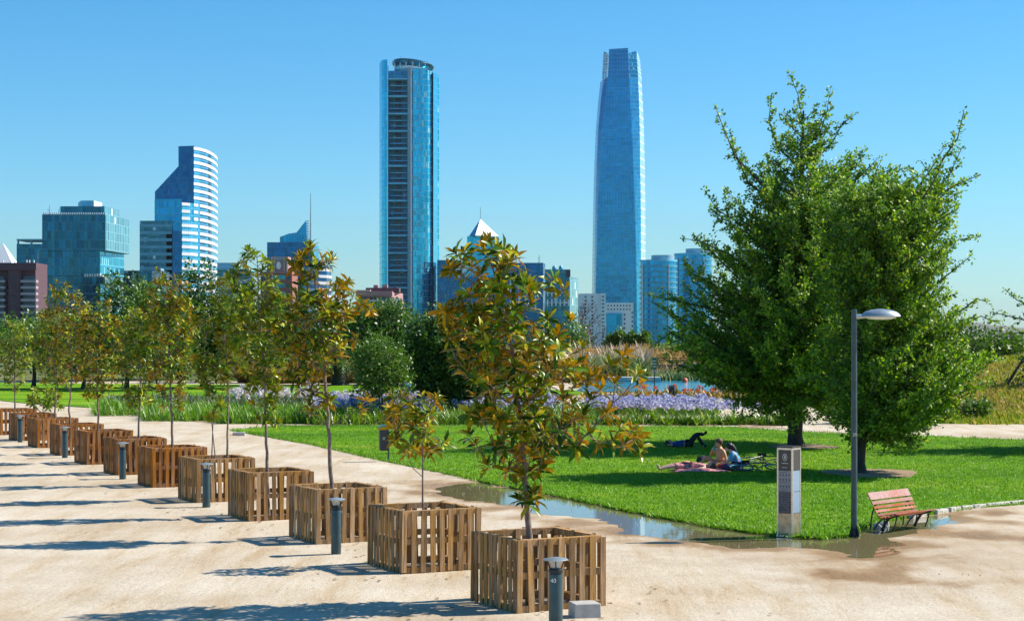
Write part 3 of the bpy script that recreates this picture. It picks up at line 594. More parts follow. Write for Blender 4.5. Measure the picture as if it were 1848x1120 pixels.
for x in (712, 722, 733, 745, 757, 767): 
    q = MB(); q.tube([(GX(x, D), D - 6 + abs(x - 740) * .3, zt(124)), (GX(x, D), D - 6 + abs(x - 740) * .3, zt(114))], 0.35, 6); put(q.build('ring_post', M['grey_clad']), T)
q = MB(); q.tube([(GX(720, D), D + 15, zt(110)), (GX(721.5, D), D + 15, zt(96))], 0.25, 6); put(q.build('mast', M['grey_clad']), T)
# the tallest tower
D = 1880; T = bld('skyscraper', 1118, D, 'tallest blue glass tower, tapering to a lattice crown')
zt = lambda y: GZ(y, D)
lv = [(650, 1069.5, 1071.5, 1073.5, 1150, 1157.5, 1169), (520, 1071, 1073, 1075, 1149, 1157.5, 1169.3), (380, 1073, 1075, 1078, 1146, 1157, 1169), (300, 1075, 1077.5, 1082, 1143, 1156, 1168), (230, 1078, 1080.5, 1087, 1140, 1155, 1166.3), (180, 1082, 1085, 1092, 1137.5, 1153.8, 1164.3), (140, 1086.5, 1090, 1096.5, 1135.5, 1152, 1162)]
dd = (36, 9, 0, 0, 4, 34)
V = []
for r_ in lv:
    for x, d in zip(r_[1:], dd): V.append((GX(x, D), D + d, zt(r_[0])))
    V.append((GX(r_[6] - 16, D), D + 72, zt(r_[0]))); V.append((GX(r_[1] + 12, D), D + 72, zt(r_[0])))
def loft(idx, name, mat, caps=False):
    q = MB(); k = len(idx); vs = [V[j * 8 + i] for j in range(len(lv)) for i in idx]
    fs = [(j * k + i, j * k + i + 1, (j + 1) * k + i + 1, (j + 1) * k + i) for j in range(len(lv) - 1) for i in range(k - 1)]
    if caps: fs += [(j * k + k - 1, j * k, (j + 1) * k, (j + 1) * k + k - 1) for j in range(len(lv) - 1)] + [tuple((len(lv) - 1) * k + i for i in range(k))]
    q.add(vs, fs); o = q.build(name, mat); put(o, T); return o
M['notch'] = facade('deep_blue_notch_glass', (0.015, 0.17, 0.36), 1.6, 4.3, (0.04, 0.22, 0.4), 0.06, 0.08, blind=0.0, var=0.15)
M['pale_side'] = facade('sunlit_side_curtain_wall', (0.42, 0.66, 0.78), 3.0, 8.6, (0.7, 0.82, 0.88), 0.1, 0.22, (0.62, 0.78, 0.86), blind=0.12, blindc=(0.25, 0.55, 0.75), metal=0.35, rough=0.25)  # sunlight put into the colour as a paler glass on this side
loft([0, 1, 2], 'corner_facade', M['notch']); loft([2, 3], 'front_facade', M['g_blue']); loft([3, 4], 'folded_facade', M['g_blue2'])
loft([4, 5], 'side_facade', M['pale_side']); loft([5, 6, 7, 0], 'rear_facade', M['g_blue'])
q = MB(); q.add([V[(len(lv) - 1) * 8 + i] for i in range(8)], [tuple(range(8))]); put(q.build('roof_deck', M['grey_clad']), T)
def screen(name, mat, pts, th=1.2):
    q = MB(); vs = [(GX(x, D), D + d, zt(y)) for x, y, d in pts]; n = len(vs); vs += [(v[0] + 0.4, v[1] + th, v[2]) for v in vs]
    q.add(vs, [tuple(range(n)), tuple(range(2 * n - 1, n - 1, -1))] + [(i, (i + 1) % n, n + (i + 1) % n, n + i) for i in range(n)]); put(q.build(name, mat), T)
screen('crown_panel', M['g_blue2'], [(1096.5, 141, -.5), (1135.5, 141, -.5), (1133.5, 86, 3), (1099.5, 88, 3)])
screen('crown_panel', M['g_pale'], [(1087, 141, 8), (1096, 141, 2), (1098.5, 96, 4), (1090.5, 90, 10)])
screen('crown_panel', M['g_cyan'], [(1136, 141, 1), (1152, 141, 4), (1149.5, 90, 7), (1135, 95, 4)])
screen('crown_panel', M['g_pale'], [(1152.2, 141, 5), (1162, 141, 32), (1158, 98, 32), (1150, 90, 8)])
for j in range(12):
    y = 96 + j * 5; q = MB(); q.tube([(GX(1089 - .1 * j, D), D + 9, zt(y)), (GX(1098, D), D + 1.2, zt(y + 3))], 0.45, 5); put(q.build('lattice_bar', M['spandrel']), T)
# striped tower with a sloping shoulder
D = 1100; T = bld('striped_tower', 340, D, 'white striped tower with a rounded end and a sloping shoulder'); zt = lambda y: GZ(y, D)
q = MB(); q.xz([(GX(x, D), zt(y)) for x, y in ((279, 640), (279.5, 346), (322, 300), (322, 264), (350, 263), (349, 640))][::-1], D, D + 22); put(q.build('slab_block', M['g_navy']), T)
wing(T, 'front_block', M['g_blue'], [(279, D - 8), (328.5, D - 8), (328.5, D - .1), (279, D - .1)], None, 361, D)
wing(T, 'link_wing', M['g_navy'], [(300, D - 9), (328.4, D - 9), (328.4, D - 8.1), (300, D - 8.1)], None, 418, D)
wing(T, 'side_wing', M['g_dark'], [(252, D - 9), (311, D - 9), (311, D + 12), (252, D + 12)], None, 400, D)
for i in range(9):
    y = 404 + i * 12.9; part(T, 'spandrel_band', M['spandrel_teal'], 252.3, 310, y, y + 5.6, D - 9.4, 1)
cur = [(350, D), (361, D + 6), (371, D + 15), (379, D + 26), (386, D + 40), (391, D + 56), (393, D + 70)]
cur2 = [(328.5, D - 8), (344, D - 3)] + cur[1:]
wing(T, 'curved_glass', M['g_blue2'], [(350.2, D + .4)] + [(x - .4, d + .6) for x, d in cur[1:]] + [(350.2, D + 70)], None, 266, D)
wing(T, 'lower_curved_glass', M['g_blue2'], [(328.8, D - 7.4), (344, D - 2.6), (361, D + 5.5), (361, D + 20), (328.8, D + 20)], None, 367, D)
def cband(path, y, h, name, mat, th=1.0):
    q = MB(); W = [(GX(x, d), d) for x, d in path]; n = len(W); z0, z1 = zt(y + h), zt(y); vs = []
    for X, Y in W: vs += [(X, Y - .4, z0), (X, Y - .4, z1), (X - .5, Y + th, z1), (X - .5, Y + th, z0)]
    fs = [(i * 4 + a, i * 4 + (a + 1) % 4, i * 4 + 4 + (a + 1) % 4, i * 4 + 4 + a) for i in range(n - 1) for a in range(4)] + [(0, 1, 2, 3), tuple((n - 1) * 4 + a for a in (3, 2, 1, 0))]
    q.add(vs, fs); put(q.build(name, mat), T)
for i in range(28):
    y = 265 + i * 12.75
    if y > 620: break
    cband(cur if y < 398 else cur2, y, 5.4, 'spandrel_band', M['spandrel'])
    if 360 < y < 398: cband([(328.5, D - 8), (343.5, D - 3.2)], y, 5.4, 'spandrel_band', M['spandrel'])
    q = MB(); x0, d0, x1, d1 = 378, D + 24.2, 382, D + 32; W = [(GX(x0, d0), d0), (GX(x1, d1), d1), (GX(x1, d1) - .5, d1 + 1), (GX(x0, d0) - .5, d0 + 1)]; q.prism(W, zt(y + 12.7), zt(y + 5.5)); put(q.build('window', M['win_dark']), T)
# stacked glass blocks, left
D = 800; T = bld('office_block', 130, D, 'teal glass office building of offset stacked boxes'); zt = lambda y: GZ(y, D)
def stack(x0, xc, x1, dB, y0, y1, mf, ms, n1='glass_box', n2='side_glazing', Df=0):
    q = MB(); W = [(GX(x0, D), D + Df), (GX(xc, D), D + Df), (GX(x1, D + dB), D + dB), (GX(x0, D + dB), D + dB)]
    q.prism(W, zt(y1) if y1 else -1, zt(y0)); put(q.build(n1, mf), T)
    q = MB(); a, b = Vector((W[1][0], W[1][1])), Vector((W[2][0], W[2][1])); nn = Vector(((b - a).y, -(b - a).x)).normalized() * 0.25
    q.prism([(a.x + nn.x * .1, a.y + nn.y * .1), (a.x + nn.x, a.y + nn.y), (b.x + nn.x, b.y + nn.y), (b.x + nn.x * .1, b.y + nn.y * .1)], zt(y1) + .1 if y1 else -1, zt(y0) - .1); put(q.build(n2, ms), T)
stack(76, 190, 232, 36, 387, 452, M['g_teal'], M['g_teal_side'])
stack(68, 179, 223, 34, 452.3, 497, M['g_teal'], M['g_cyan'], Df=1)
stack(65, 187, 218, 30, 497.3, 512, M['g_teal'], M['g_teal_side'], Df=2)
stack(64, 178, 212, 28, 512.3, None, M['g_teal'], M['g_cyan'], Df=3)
stack(105, 184, 214, 26, 371, 386.8, M['g_teal'], M['g_teal_side'], 'penthouse', 'side_glazing', Df=4)
stack(141, 163, 183, 18, 360, 370.8, M['slab_grey'], M['render_white'], 'plant_room', 'plant_room_side', Df=6)
for i in range(29): part(T, 'parapet_fin', M['grey_clad'], 78 + i * 3.95, 79.4 + i * 3.95, 383.5, 388.5, D - .4, 1.5)
for i in range(8): part(T, 'parapet_fin', M['render_white'], 152 + i * 4.5, 154 + i * 4.5, 494, 499, D + .4, 1.5)
q = MB(); q.tube([(GX(84, D), D + 5, zt(388)), (GX(84.5, D), D + 5, zt(369))], 0.15, 5); q.tube([(GX(80, D), D + 5, zt(376)), (GX(84, D), D + 5, zt(379))], 0.12, 5); put(q.build('mast', M['grey_clad']), T)
# small teal block behind it
D = 950; T = bld('small_office_block', 52, D, 'low teal glass block half hidden by the stacked glass boxes'); part(T, 'glass_box', M['g_teal'], 30, 90, 440, 640, D, 20); part(T, 'parapet', M['spandrel_teal'], 30, 90, 431, 434, D, 20); 
for x in (31, 55, 76): part(T, 'roof_post', M['spandrel_teal'], x, x + 2, 434, 440, D, 2)
# white tent-like peak
D = 980; T = bld('white_pyramid_roof', 2, D, 'white peaked roof rising behind the brown apartments'); zt = lambda y: GZ(y, D)
q = MB(); q.add([(GX(-25, D), D, zt(478)), (GX(23, D), D, zt(478)), (GX(23, D), D + 14, zt(478)), (GX(-25, D), D + 14, zt(478)), (GX(-1, D), D + 7, zt(437))], [(0, 1, 4), (1, 2, 4), (2, 3, 4), (3, 0, 4), (3, 2, 1, 0)]); put(q.build('roof', M['render_white']), T)
part(T, 'base_block', M['grey_clad'], -24, 22, 478.5, 640, D + .5, 13)
# brown balcony apartments at the left border
D = 700; T = bld('apartment_block', 20, D, 'brown brick apartments with pale balconies at the left border')
part(T, 'wall', M['brick_brown'], -60, 64, 474, 640, D + 3, 18); part(T, 'parapet', M['brick_brown'], -60, 65, 474, 487, D, 3); part(T, 'pier', M['brick_brown'], 15, 36, 487.2, 640, D + .4, 2.6)
for i in range(11):
    y = 500 + i * 11.3
    for x0, x1 in ((-40, 8), (37, 65)):
        part(T, 'balcony', M['balcony'], x0, x1, y + 5, y + 9.5, D - .6, 3.4); part(T, 'window', M['win_dark'], x0 + 1, x1 - 1, y - 2, y + 4.6, D + 2.7, .5)
    for dx in (18, 25): part(T, 'slot_window', M['win_dark'], dx, dx + 5, y + 1, y + 2.6, D + .2, .4)
for x in (4, 18, 26, 47, 52, 60): part(T, 'roof_vent', M['render_white'], x, x + 1.6, 469, 474, D + 2, .6)
# dark low block and gridded block
D = 850; T = bld('low_block', 255, D, 'low dark block with a flat roof left of the striped tower'); part(T, 'wall', M['g_dark'], 222, 291, 488, 640, D, 20); part(T, 'plant_room', M['grey_clad'], 265, 290, 484, 487.8, D + 3, 8)
part(T, 'side_wall', M['render_grey'], 274, 291, 489, 640, D - .5, .4)
D = 820; T = bld('gridded_block', 418, D, 'pale gridded office block with a flat plant room roof')
part(T, 'wall', M['g_dark'], 392, 446, 486, 640, D, 20); part(T, 'plant_room', M['grey_clad'], 392, 428, 474, 485.8, D + 3, 12); part(T, 'roof_slab', M['slab_grey'], 390, 447, 485, 487, D - 1, 22)
for i in range(9):
    part(T, 'floor_band', M['render_grey'], 391.5, 446, 505 + i * 14, 508 + i * 14, D - .5, .6)
    for j in range(4): part(T, 'pier', M['render_grey'], 391.5 + j * 14, 395 + j * 14, 508.1 + i * 14, 519 + i * 14, D - .5, .6)
# spire tower
D = 1150; T = bld('spire_tower', 528, D, 'navy office block with a wedge top and a thin spire'); zt = lambda y: GZ(y, D)
part(T, 'main_block', M['g_navy'], 482, 562, 437, 640, D, 28); wing(T, 'side_block', M['g_cyan_plain'], [(562.3, D + 2), (576, D + 30), (570, D + 32), (562.3, D + 28)], None, 440, D)
q = MB(); q.xz([(GX(x, D), zt(y)) for x, y in ((504, 437), (504, 427), (520, 421), (534, 419), (551, 397.5), (553, 437))][::-1], D + 3, D + 14); put(q.build('wedge_top', M['g_blue']), T)
q = MB(); q.tube([(GX(558.5, D), D + 6, zt(600)), (GX(558.5, D), D + 6, zt(420)), (GX(558.7, D), D + 6, zt(347))], [.7, .6, .18], 6); put(q.build('spire', M['grey_clad']), T)
for i in range(9): part(T, 'spire_bracket', M['render_white'], 553.2, 557.5, 398 + i * 4.6, 399.8 + i * 4.6, D + 5, 2)
# blue block with curved white bands behind the magnolias
D = 1000; T = bld('banded_block', 585, D, 'blue block with curved white bands just right of the spire'); 
q = MB(); pts = [(545, D + 10), (560, D + 2), (575, D), (590, D + 4), (598, D + 14), (598, D + 30), (545, D + 30)]; wing(T, 'glass_body', M['g_navy'], pts, None, 480, D)
zt = lambda y: GZ(y, D)
for i in range(12): cband([(545, D + 9.6), (560, D + 1.6), (575, D - .4), (590, D + 3.6), (598.4, D + 14)], 484 + i * 12, 5, 'floor_band', M['spandrel'])
# ornate red block
D = 760; T = bld('red_brick_building', 507, D, 'ornate red brick building with an oval window under its parapet'); zt = lambda y: GZ(y, D)
part(T, 'wall', M['brick_red'], 470, 527, 490, 640, D, 20); part(T, 'gable', M['brick_pink'], 489, 520, 463, 489.8, D + 1, 10); part(T, 'cornice', M['brick_pink'], 487, 523, 490, 492.4, D - .6, 2)
part(T, 'roof_band', M['grey_clad'], 495, 512, 465, 469, D + .6, .6)
for x in (489, 494, 512, 517): part(T, 'pilaster', M['cream'], x, x + 1.6, 465, 489.5, D + .4, .7)
q = MB(); q.lathe([(1.0, 0), (1.0, .5)], (0, 0, 0), 20, rot=Matrix.Rotation(math.radians(90), 3, 'X')); o = q.build('oval_window', M['render_white']); o.data.transform(Matrix.Scale(0.95, 4, (1, 0, 0)) @ Matrix.Scale(1.6, 4, (0, 0, 1))); o.data.transform(Matrix.Translation((GX(502.5, D), D + .9, zt(479)))); put(o, T)
for i in range(7):
    part(T, 'window', M['win_teal'], 490, 515, 496 + i * 15, 504 + i * 15, D - .3, .4)
    for x in (473, 479, 519): part(T, 'window', M['win_dark'], x, x + 4, 497 + i * 15, 505 + i * 15, D - .3, .4)
# pink apartments in front of the slender tower
D = 520; T = bld('pink_apartment_block', 684, D, 'pink apartment block in front of the slender cyan tower'); zt = lambda y: GZ(y, D)
W = [(643, D), (707, D), (727, D + 16), (650, D + 16)]
wing(T, 'wall', M['brick_pink'], W, None, 527, D); part(T, 'parapet', M['brick_pink'], 642, 708, 525, 533, D - .8, 3); part(T, 'roof_slab', M['cream'], 644, 668, 523, 524.8, D, 8)
part(T, 'penthouse', M['brick_brown'], 660, 720, 519, 526.6, D + 4, 8); 
for x0, x1, y0 in ((674, 682, 514), (690, 699, 513), (710, 716, 518)): part(T, 'roof_stack', M['brick_pink'], x0, x1, y0, 518.9, D + 5, 3)
for i in range(9):
    y = 536 + i * 11
    part(T, 'balcony', M['render_grey'], 645, 705, y + 5, y + 7, D - .9, 1); part(T, 'window', M['win_dark'], 645, 669, y, y + 4.8, D - .2, .3); part(T, 'window', M['win_dark'], 681, 705, y, y + 4.8, D - .2, .3)
    part(T, 'pier', M['brick_brown'], 670, 680, y, y + 10.8, D - .6, .5)
    for k in range(4):
        t0, t1 = .1 + k * .22, .24 + k * .22; a, b = W[1], W[2]; Xa, Xb = Vector((GX(a[0], a[1]), a[1])), Vector((GX(b[0], b[1]), b[1])); p0, p1 = Xa.lerp(Xb, t0), Xa.lerp(Xb, t1); nn = Vector(((p1 - p0).y, -(p1 - p0).x)).normalized()
        q = MB(); q.prism([(p0.x - nn.x * .1, p0.y - nn.y * .1), (p0.x + nn.x * .15, p0.y + nn.y * .15), (p1.x + nn.x * .15, p1.y + nn.y * .15), (p1.x - nn.x * .1, p1.y - nn.y * .1)], zt(y + 6), zt(y)); put(q.build('window', M['win_dark']), T)
    q = MB(); a, b = W[1], W[2]; Xa, Xb = Vector((GX(a[0], a[1]), a[1])), Vector((GX(b[0], b[1]), b[1])); nn = Vector(((Xb - Xa).y, -(Xb - Xa).x)).normalized()
    q.prism([(Xa.x + nn.x * .02, Xa.y + nn.y * .02), (Xa.x + nn.x * .4, Xa.y + nn.y * .4), (Xb.x + nn.x * .4, Xb.y + nn.y * .4), (Xb.x + nn.x * .02, Xb.y + nn.y * .02)], zt(y + 9), zt(y + 7.5)); put(q.build('floor_band', M['cream']), T)
# blocks between the towers
D = 1200; T = bld('plain_navy_block', 812, D, 'plain navy glass block beside the slender cyan tower'); part(T, 'glass_body', M['g_navy'], 789, 833, 470, 640, D + 30, 30); part(T, 'roof_edge', M['spandrel_teal'], 789, 833, 469, 470.5, D + 29, 2)
D = 1020; T = bld('pyramid_roof_tower', 870, D, 'glass tower with a pale pyramid roof between the tall towers'); zt = lambda y: GZ(y, D)
q = MB(); a, b_, c_, d_, e_ = (GX(846, D), D + 6, zt(425)), (GX(858, D), D - 2, zt(425)), (GX(900, D), D + 8, zt(425)), (GX(882, D), D + 20, zt(425)), (GX(866.5, D), D + 8, zt(393.5))
q.add([a, b_, c_, d_, e_], [(0, 1, 4), (2, 3, 4), (3, 0, 4), (3, 2, 1, 0)]); put(q.build('roof', M['g_blue']), T)
q = MB(); q.add([(b_[0], b_[1] - .02, b_[2]), (c_[0], c_[1] - .02, c_[2]), (e_[0], e_[1] - .05, e_[2])], [(0, 1, 2)]); put(q.build('sunlit_roof_face', M['zinc']), T)  # sun on this roof face is put into its paler colour
q = MB(); q.tube([(GX(866.5, D), D + 8, zt(394)), (GX(866.5, D), D + 8, zt(372))], .15, 5); put(q.build('mast', M['grey_clad']), T)
wing(T, 'upper_shaft', M['g_cyan_plain'], [(843, D + 4), (900, D + 7), (900, D + 26), (843, D + 26)], None, 425.4, D)
wing(T, 'middle_tier', M['g_blue2'], [(836, D + 1), (906, D + 4), (906, D + 30), (836, D + 30)], None, 458, D)
wing(T, 'lower_tier', M['g_pale'], [(822, D - 3), (842, D - 3), (842, D + .6), (822, D + .6)], GZ(500, D), 480, D)
part(T, 'podium', M['g_navy'], 826, 910, 500, 640, D - 1, 1.6)
D = 900; T = bld('wide_navy_block', 940, D, 'wide navy glass block behind the bushiest magnolia')
wing(T, 'glass_body', M['g_navy'], [(895, D), (980, D), (984, D + 14), (895, D + 14)], None, 474, D)
q = MB(); q.tube([(GX(974, D), D + 5, GZ(474, D)), (GX(974, D), D + 5, GZ(459, D))], .12, 5); q.tube([(GX(972, D), D + 5, GZ(474, D)), (GX(972, D), D + 5, GZ(463, D))], .1, 5); put(q.build('mast', M['grey_clad']), T)
for i in range(5): part(T, 'column', M['render_grey'], 905 + i * 15, 908 + i * 15, 505, 560, D - 1, 1)
D = 860; T = bld('tank_roof_block', 1012, D, 'dark teal block with two domed roof tanks beside the white building'); zt = lambda y: GZ(y, D)
wing(T, 'glass_body', M['g_dark'], [(984, D), (1028, D), (1043, D + 16), (984, D + 16)], None, 500, D); wing(T, 'side_glazing', M['g_teal_side'], [(1028.2, D - .2), (1043.4, D + 16), (1043, D + 16.4), (1028, D + .1)], None, 501, D)
part(T, 'upper_floor', M['g_dark'], 984, 1029, 486, 499.8, D + 3, 12); part(T, 'plant_room', M['brick_brown'], 1022, 1029.4, 487, 500.1, D + 2.6, 8)
for x in (1001, 1013):
    q = MB(); r_ = GX(CX + 4, D); q.lathe([(r_, 0), (r_, 1.1), (r_ * .8, 1.7), (r_ * .4, 2.1), (.02, 2.2)], (GX(x, D), D + 8, zt(486)), 16); put(q.build('water_tank', M['spandrel_teal'], smooth=True), T)
for r_, y in enumerate((527, 545)):
    part(T, 'lattice_beam', M['render_grey'], 985, 1028, y, y + 1.8, D - .8, .7)
    for i in range(6): part(T, 'lattice_post', M['render_grey'], 987 + i * 7.6, 989.4 + i * 7.6, y - 5, y + 7, D - 1.6, .7)
# white apartments at the tall tower's foot
D = 620; T = bld('white_apartment_block', 1068, D, 'white apartment block with a bright window column by the tallest tower'); zt = lambda y: GZ(y, D)
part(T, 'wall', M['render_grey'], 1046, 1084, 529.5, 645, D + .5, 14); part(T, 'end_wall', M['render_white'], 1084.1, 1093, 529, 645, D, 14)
for i in range(16): 
    part(T, 'window', M['win_teal'], 1086, 1090.5, 533.5 + i * 6.6, 536.4 + i * 6.6, D - .12, .3)
    for x in (1055.5, 1067.5): part(T, 'window', M['win_dark'], x, x + 2.8, 534 + i * 6.6, 537 + i * 6.6, D + .35, .3)
    if i > 2: part(T, 'window', M['win_teal'], 1048, 1064 - 12, 534 + i * 6.6, 538 + i * 6.6, D + .3, .3)
D = 700; T = bld('white_perforated_block', 1118, D, 'low white block with a blue glass front below the tallest tower'); zt = lambda y: GZ(y, D)
part(T, 'wall', M['render_white'], 1094, 1143, 546, 650, D, 16); part(T, 'glass_front', M['g_blue'], 1094, 1122.5, 565, 650, D - .6, .5)
for i in range(8):
    part(T, 'window', M['win_dark'], 1096.5 + i * 5.6, 1098.7 + i * 5.6, 550, 552.6, D - .1, .3); part(T, 'window', M['win_dark'], 1096.5 + i * 5.6, 1098.7 + i * 5.6, 556.5, 559, D - .1, .3)
for i in range(9): part(T, 'window', M['win_dark'], 1126, 1128.4, 566 + i * 8, 569.5 + i * 8, D - .1, .3); part(T, 'window', M['win_dark'], 1140, 1142, 562 + i * 8, 566 + i * 8, D - .1, .3)
# twin round towers
def round_tower(x, w_, ytop, D, label):
    T = bld('round_tower', x, D, label, 'twin round glass towers'); zt_ = lambda y: GZ(y, D); r_ = GX(CX + w_ / 2, D)
    q = MB(); q.lathe([(r_, 0), (r_, zt_(ytop))], (GX(x, D), D + r_, 0), 48); put(q.build('glass_body', M['g_blue'], smooth=True), T)
    q = MB(); q.lathe([(r_ * 1.02, 0), (r_ * 1.02, 1.2)], (GX(x, D), D + r_, zt_(ytop)), 48); put(q.build('roof_edge', M['slab_grey'], smooth=True), T)
    q = MB(); q.lathe([(r_ * .62, 0), (r_ * .62, zt_(ytop - 12) - zt_(ytop) - 1.3)], (GX(x + w_ * .12, D), D + r_ * 1.1, zt_(ytop) + 1.25), 36); put(q.build('plant_drum', M['grey_clad'], smooth=True), T)
    for i in range(16):
        y = ytop + 8 + i * 9.6
        if y > 640: break
        q = MB(); q.lathe([(r_ + .15, 0), (r_ + .5, .1), (r_ + .5, 1.1), (r_ + .15, 1.2)], (GX(x, D), D + r_, zt_(y + 2.6)), 48); put(q.build('floor_band', M['spandrel_teal'], smooth=True), T)
    for a in (-150, -62): q = MB(); t = math.radians(a); q.box((GX(x, D) + math.cos(t) * (r_ + .7), D + r_ + math.sin(t) * (r_ + .7), zt_(ytop) / 2 - 1), (.8, .8, zt_(ytop) - 2)); put(q.build('rib', M['render_white']), T)
round_tower(1191, 67, 471, 1300, 'round glass tower nearer the tallest tower'); round_tower(1254, 68, 459, 1340, 'round glass tower half hidden by the big tree crowns')
# low things beyond the bank
D = 420; T = bld('small_pavilion', 1062, D, 'small pale pavilion by the leafless tree'); part(T, 'upper_wall', M['cream'], 1048, 1076, 606, 613, D, 5)
for x in (1050, 1061, 1071): part(T, 'column', M['cream'], x, x + 3, 613.1, 650, D, .5)
part(T, 'rear_wall', M['win_dark'], 1051, 1074, 613.2, 650, D + 3, .4); part(T, 'roof_room', M['brick_pink'], 1054, 1067, 594, 605.9, D + 2, 3)
D = 400; o = MB(); pb(o, 633, 640, 568, 640, D, .9); pb(o, 632, 641, 566, 568, D - .1, 1.1); o = o.build('concrete_pillar', M['cream']); tag(o, 'tall pinkish concrete pillar left of the pink apartments', 'pillar')
# ------------------------------------------------------------------ pallet crates
TH = math.radians(28); CW, CHT = 1.42, 1.0
ux, uy = (math.cos(TH), math.sin(TH)), (-math.sin(TH), math.cos(TH))
def mesh_of(mb, name, mat): return mb.mesh(name, mat)
def slat_mesh(name, mat, wv, h, t=0.019):
    q = MB(); q.box((0, 0, 0), (wv, t, h), taper=1.0); return q.mesh(name, mat)
def build_crate(mat):
    root = bpy.data.objects.new('planter_crate', None); root.empty_display_size = .3; link(root)
    sm = slat_mesh('slat', mat, 0.085, 0.985); nm = slat_mesh('slat', mat, 0.075, 0.985)
    rail = MB(); rail.box((0, 0, 0), (CW - 0.26, 0.085, 0.04)); rm = rail.mesh('rail', mat)
    rail2 = MB(); rail2.box((0, 0, 0), (CW - 0.14, 0.10, 0.09)); rb = rail2.mesh('rail', mat)
    half = CW / 2
    for s in range(4):
        rot = Matrix.Rotation(s * math.pi / 2, 4, 'Z'); n = 9
        # pinwheel: each pallet starts flush with one corner and stops short of the next
        x0, x1 = -half + (0.0 if s in (0, 2) else 0.13), half - (0.0 if s in (0, 2) else 0.0) - 0.002 * s
        for k in range(n):
            x = x0 + 0.055 + (x1 - x0 - 0.11) * k / (n - 1)
            o = bpy.data.objects.new('slat', sm); link(o, root)
            o.matrix_local = rot @ Matrix.Translation((x, -half + 0.011, 0.495)) @ Matrix.Rotation(R.gauss(0, .006), 4, 'Y')
        for z, me in ((0.045, rb), (0.50, rb), (0.945, rb)):
            o = bpy.data.objects.new('rail', me); link(o, root)
            o.matrix_local = rot @ Matrix.Translation(((x0 + x1) / 2 + (0.0 if s in (0, 2) else .03), -half + 0.073 + 0.001 * s, z))
            if s in (1, 3): o.scale = (0.86, 1, 1)
        for k in range(3):
            x = -half + 0.26 + (CW - 0.52) * k / 2
            o = bpy.data.objects.new('slat', nm); link(o, root)
            o.matrix_local = rot @ Matrix.Translation((x, -half + 0.136, 0.50)) @ Matrix.Rotation(R.gauss(0, .008), 4, 'Y')
    return root
def kids(o): return [c for c in bpy.data.objects if c.parent == o]
def dup(root, cache={}):
    r = root.copy(); link(r)
    if root.name not in cache: cache[root.name] = kids(root)
    for c in cache[root.name]:
        d = c.copy(); sc.collection.objects.link(d); d.parent = r
    return r
protos = {'a': build_crate(M['wood_grey']), 'b': None, 'c': None}
crate_names = ['nearest pallet wood crate, greyish, around the bushiest magnolia', 'grey brown pallet crate around the small thin magnolia sapling', 'pallet crate around the magnolia whose trunk leans left',
    'brown pallet crate, fourth from the near end of the row', 'brown pallet crate behind the third bollard, fifth from the near end', 'reddish pallet crate, sixth from the near end of the row', 'reddish pallet crate with the fourth bollard before it, seventh from the near end',
    'reddish pallet crate, eighth from the near end of the row', 'reddish pallet crate with a bollard before it, ninth from the near end', 'reddish pallet crate, tenth from the near end of the row', 'pallet crate around the low magnolia shrub, eleventh from the near end', 'farthest pallet crate, cut by the left border']
proto_used = {}
crates = []
for i in range(12):
    A = (0.068 - 1.806 * i, 24.8 + 4.17 * i); c = (A[0] + CW / 2 * (ux[0] + uy[0]), A[1] + CW / 2 * (ux[1] + uy[1]))
    key = 'a' if i < 3 else 'b'
    if i == 0: o = protos['a']
    elif key == 'a': o = dup(protos['a'])
    else:
        if protos['b'] is None: protos['b'] = build_crate(M['wood_mid'] if i < 5 else M['wood_red'])
        if i == 3: o = protos['b']
        else:
            if protos['c'] is None and i >= 5: protos['c'] = build_crate(M['wood_red']); o = protos['c']
            else: o = dup(protos['c'] if i >= 5 else protos['b'])
    o.location = (c[0], c[1], 0.005); o.rotation_euler = (0, 0, TH + R.gauss(0, .015)); tag(o, crate_names[i], 'wooden crate', 'pallet crates along the path')
    crates.append((c, A))
bpy.context.view_layer.update()
for cr in [o for o in bpy.data.objects if o.name.startswith('planter_crate')]:
    for k in kids(cr):
        if k.name.startswith('slat'):
            k.matrix_local = k.matrix_local @ Matrix.Rotation(R.gauss(0, .014), 4, 'Y') @ Matrix.Rotation(R.gauss(0, .02), 4, 'Z') @ Matrix.Translation((R.gauss(0, .007), 0, R.gauss(0, .008)))
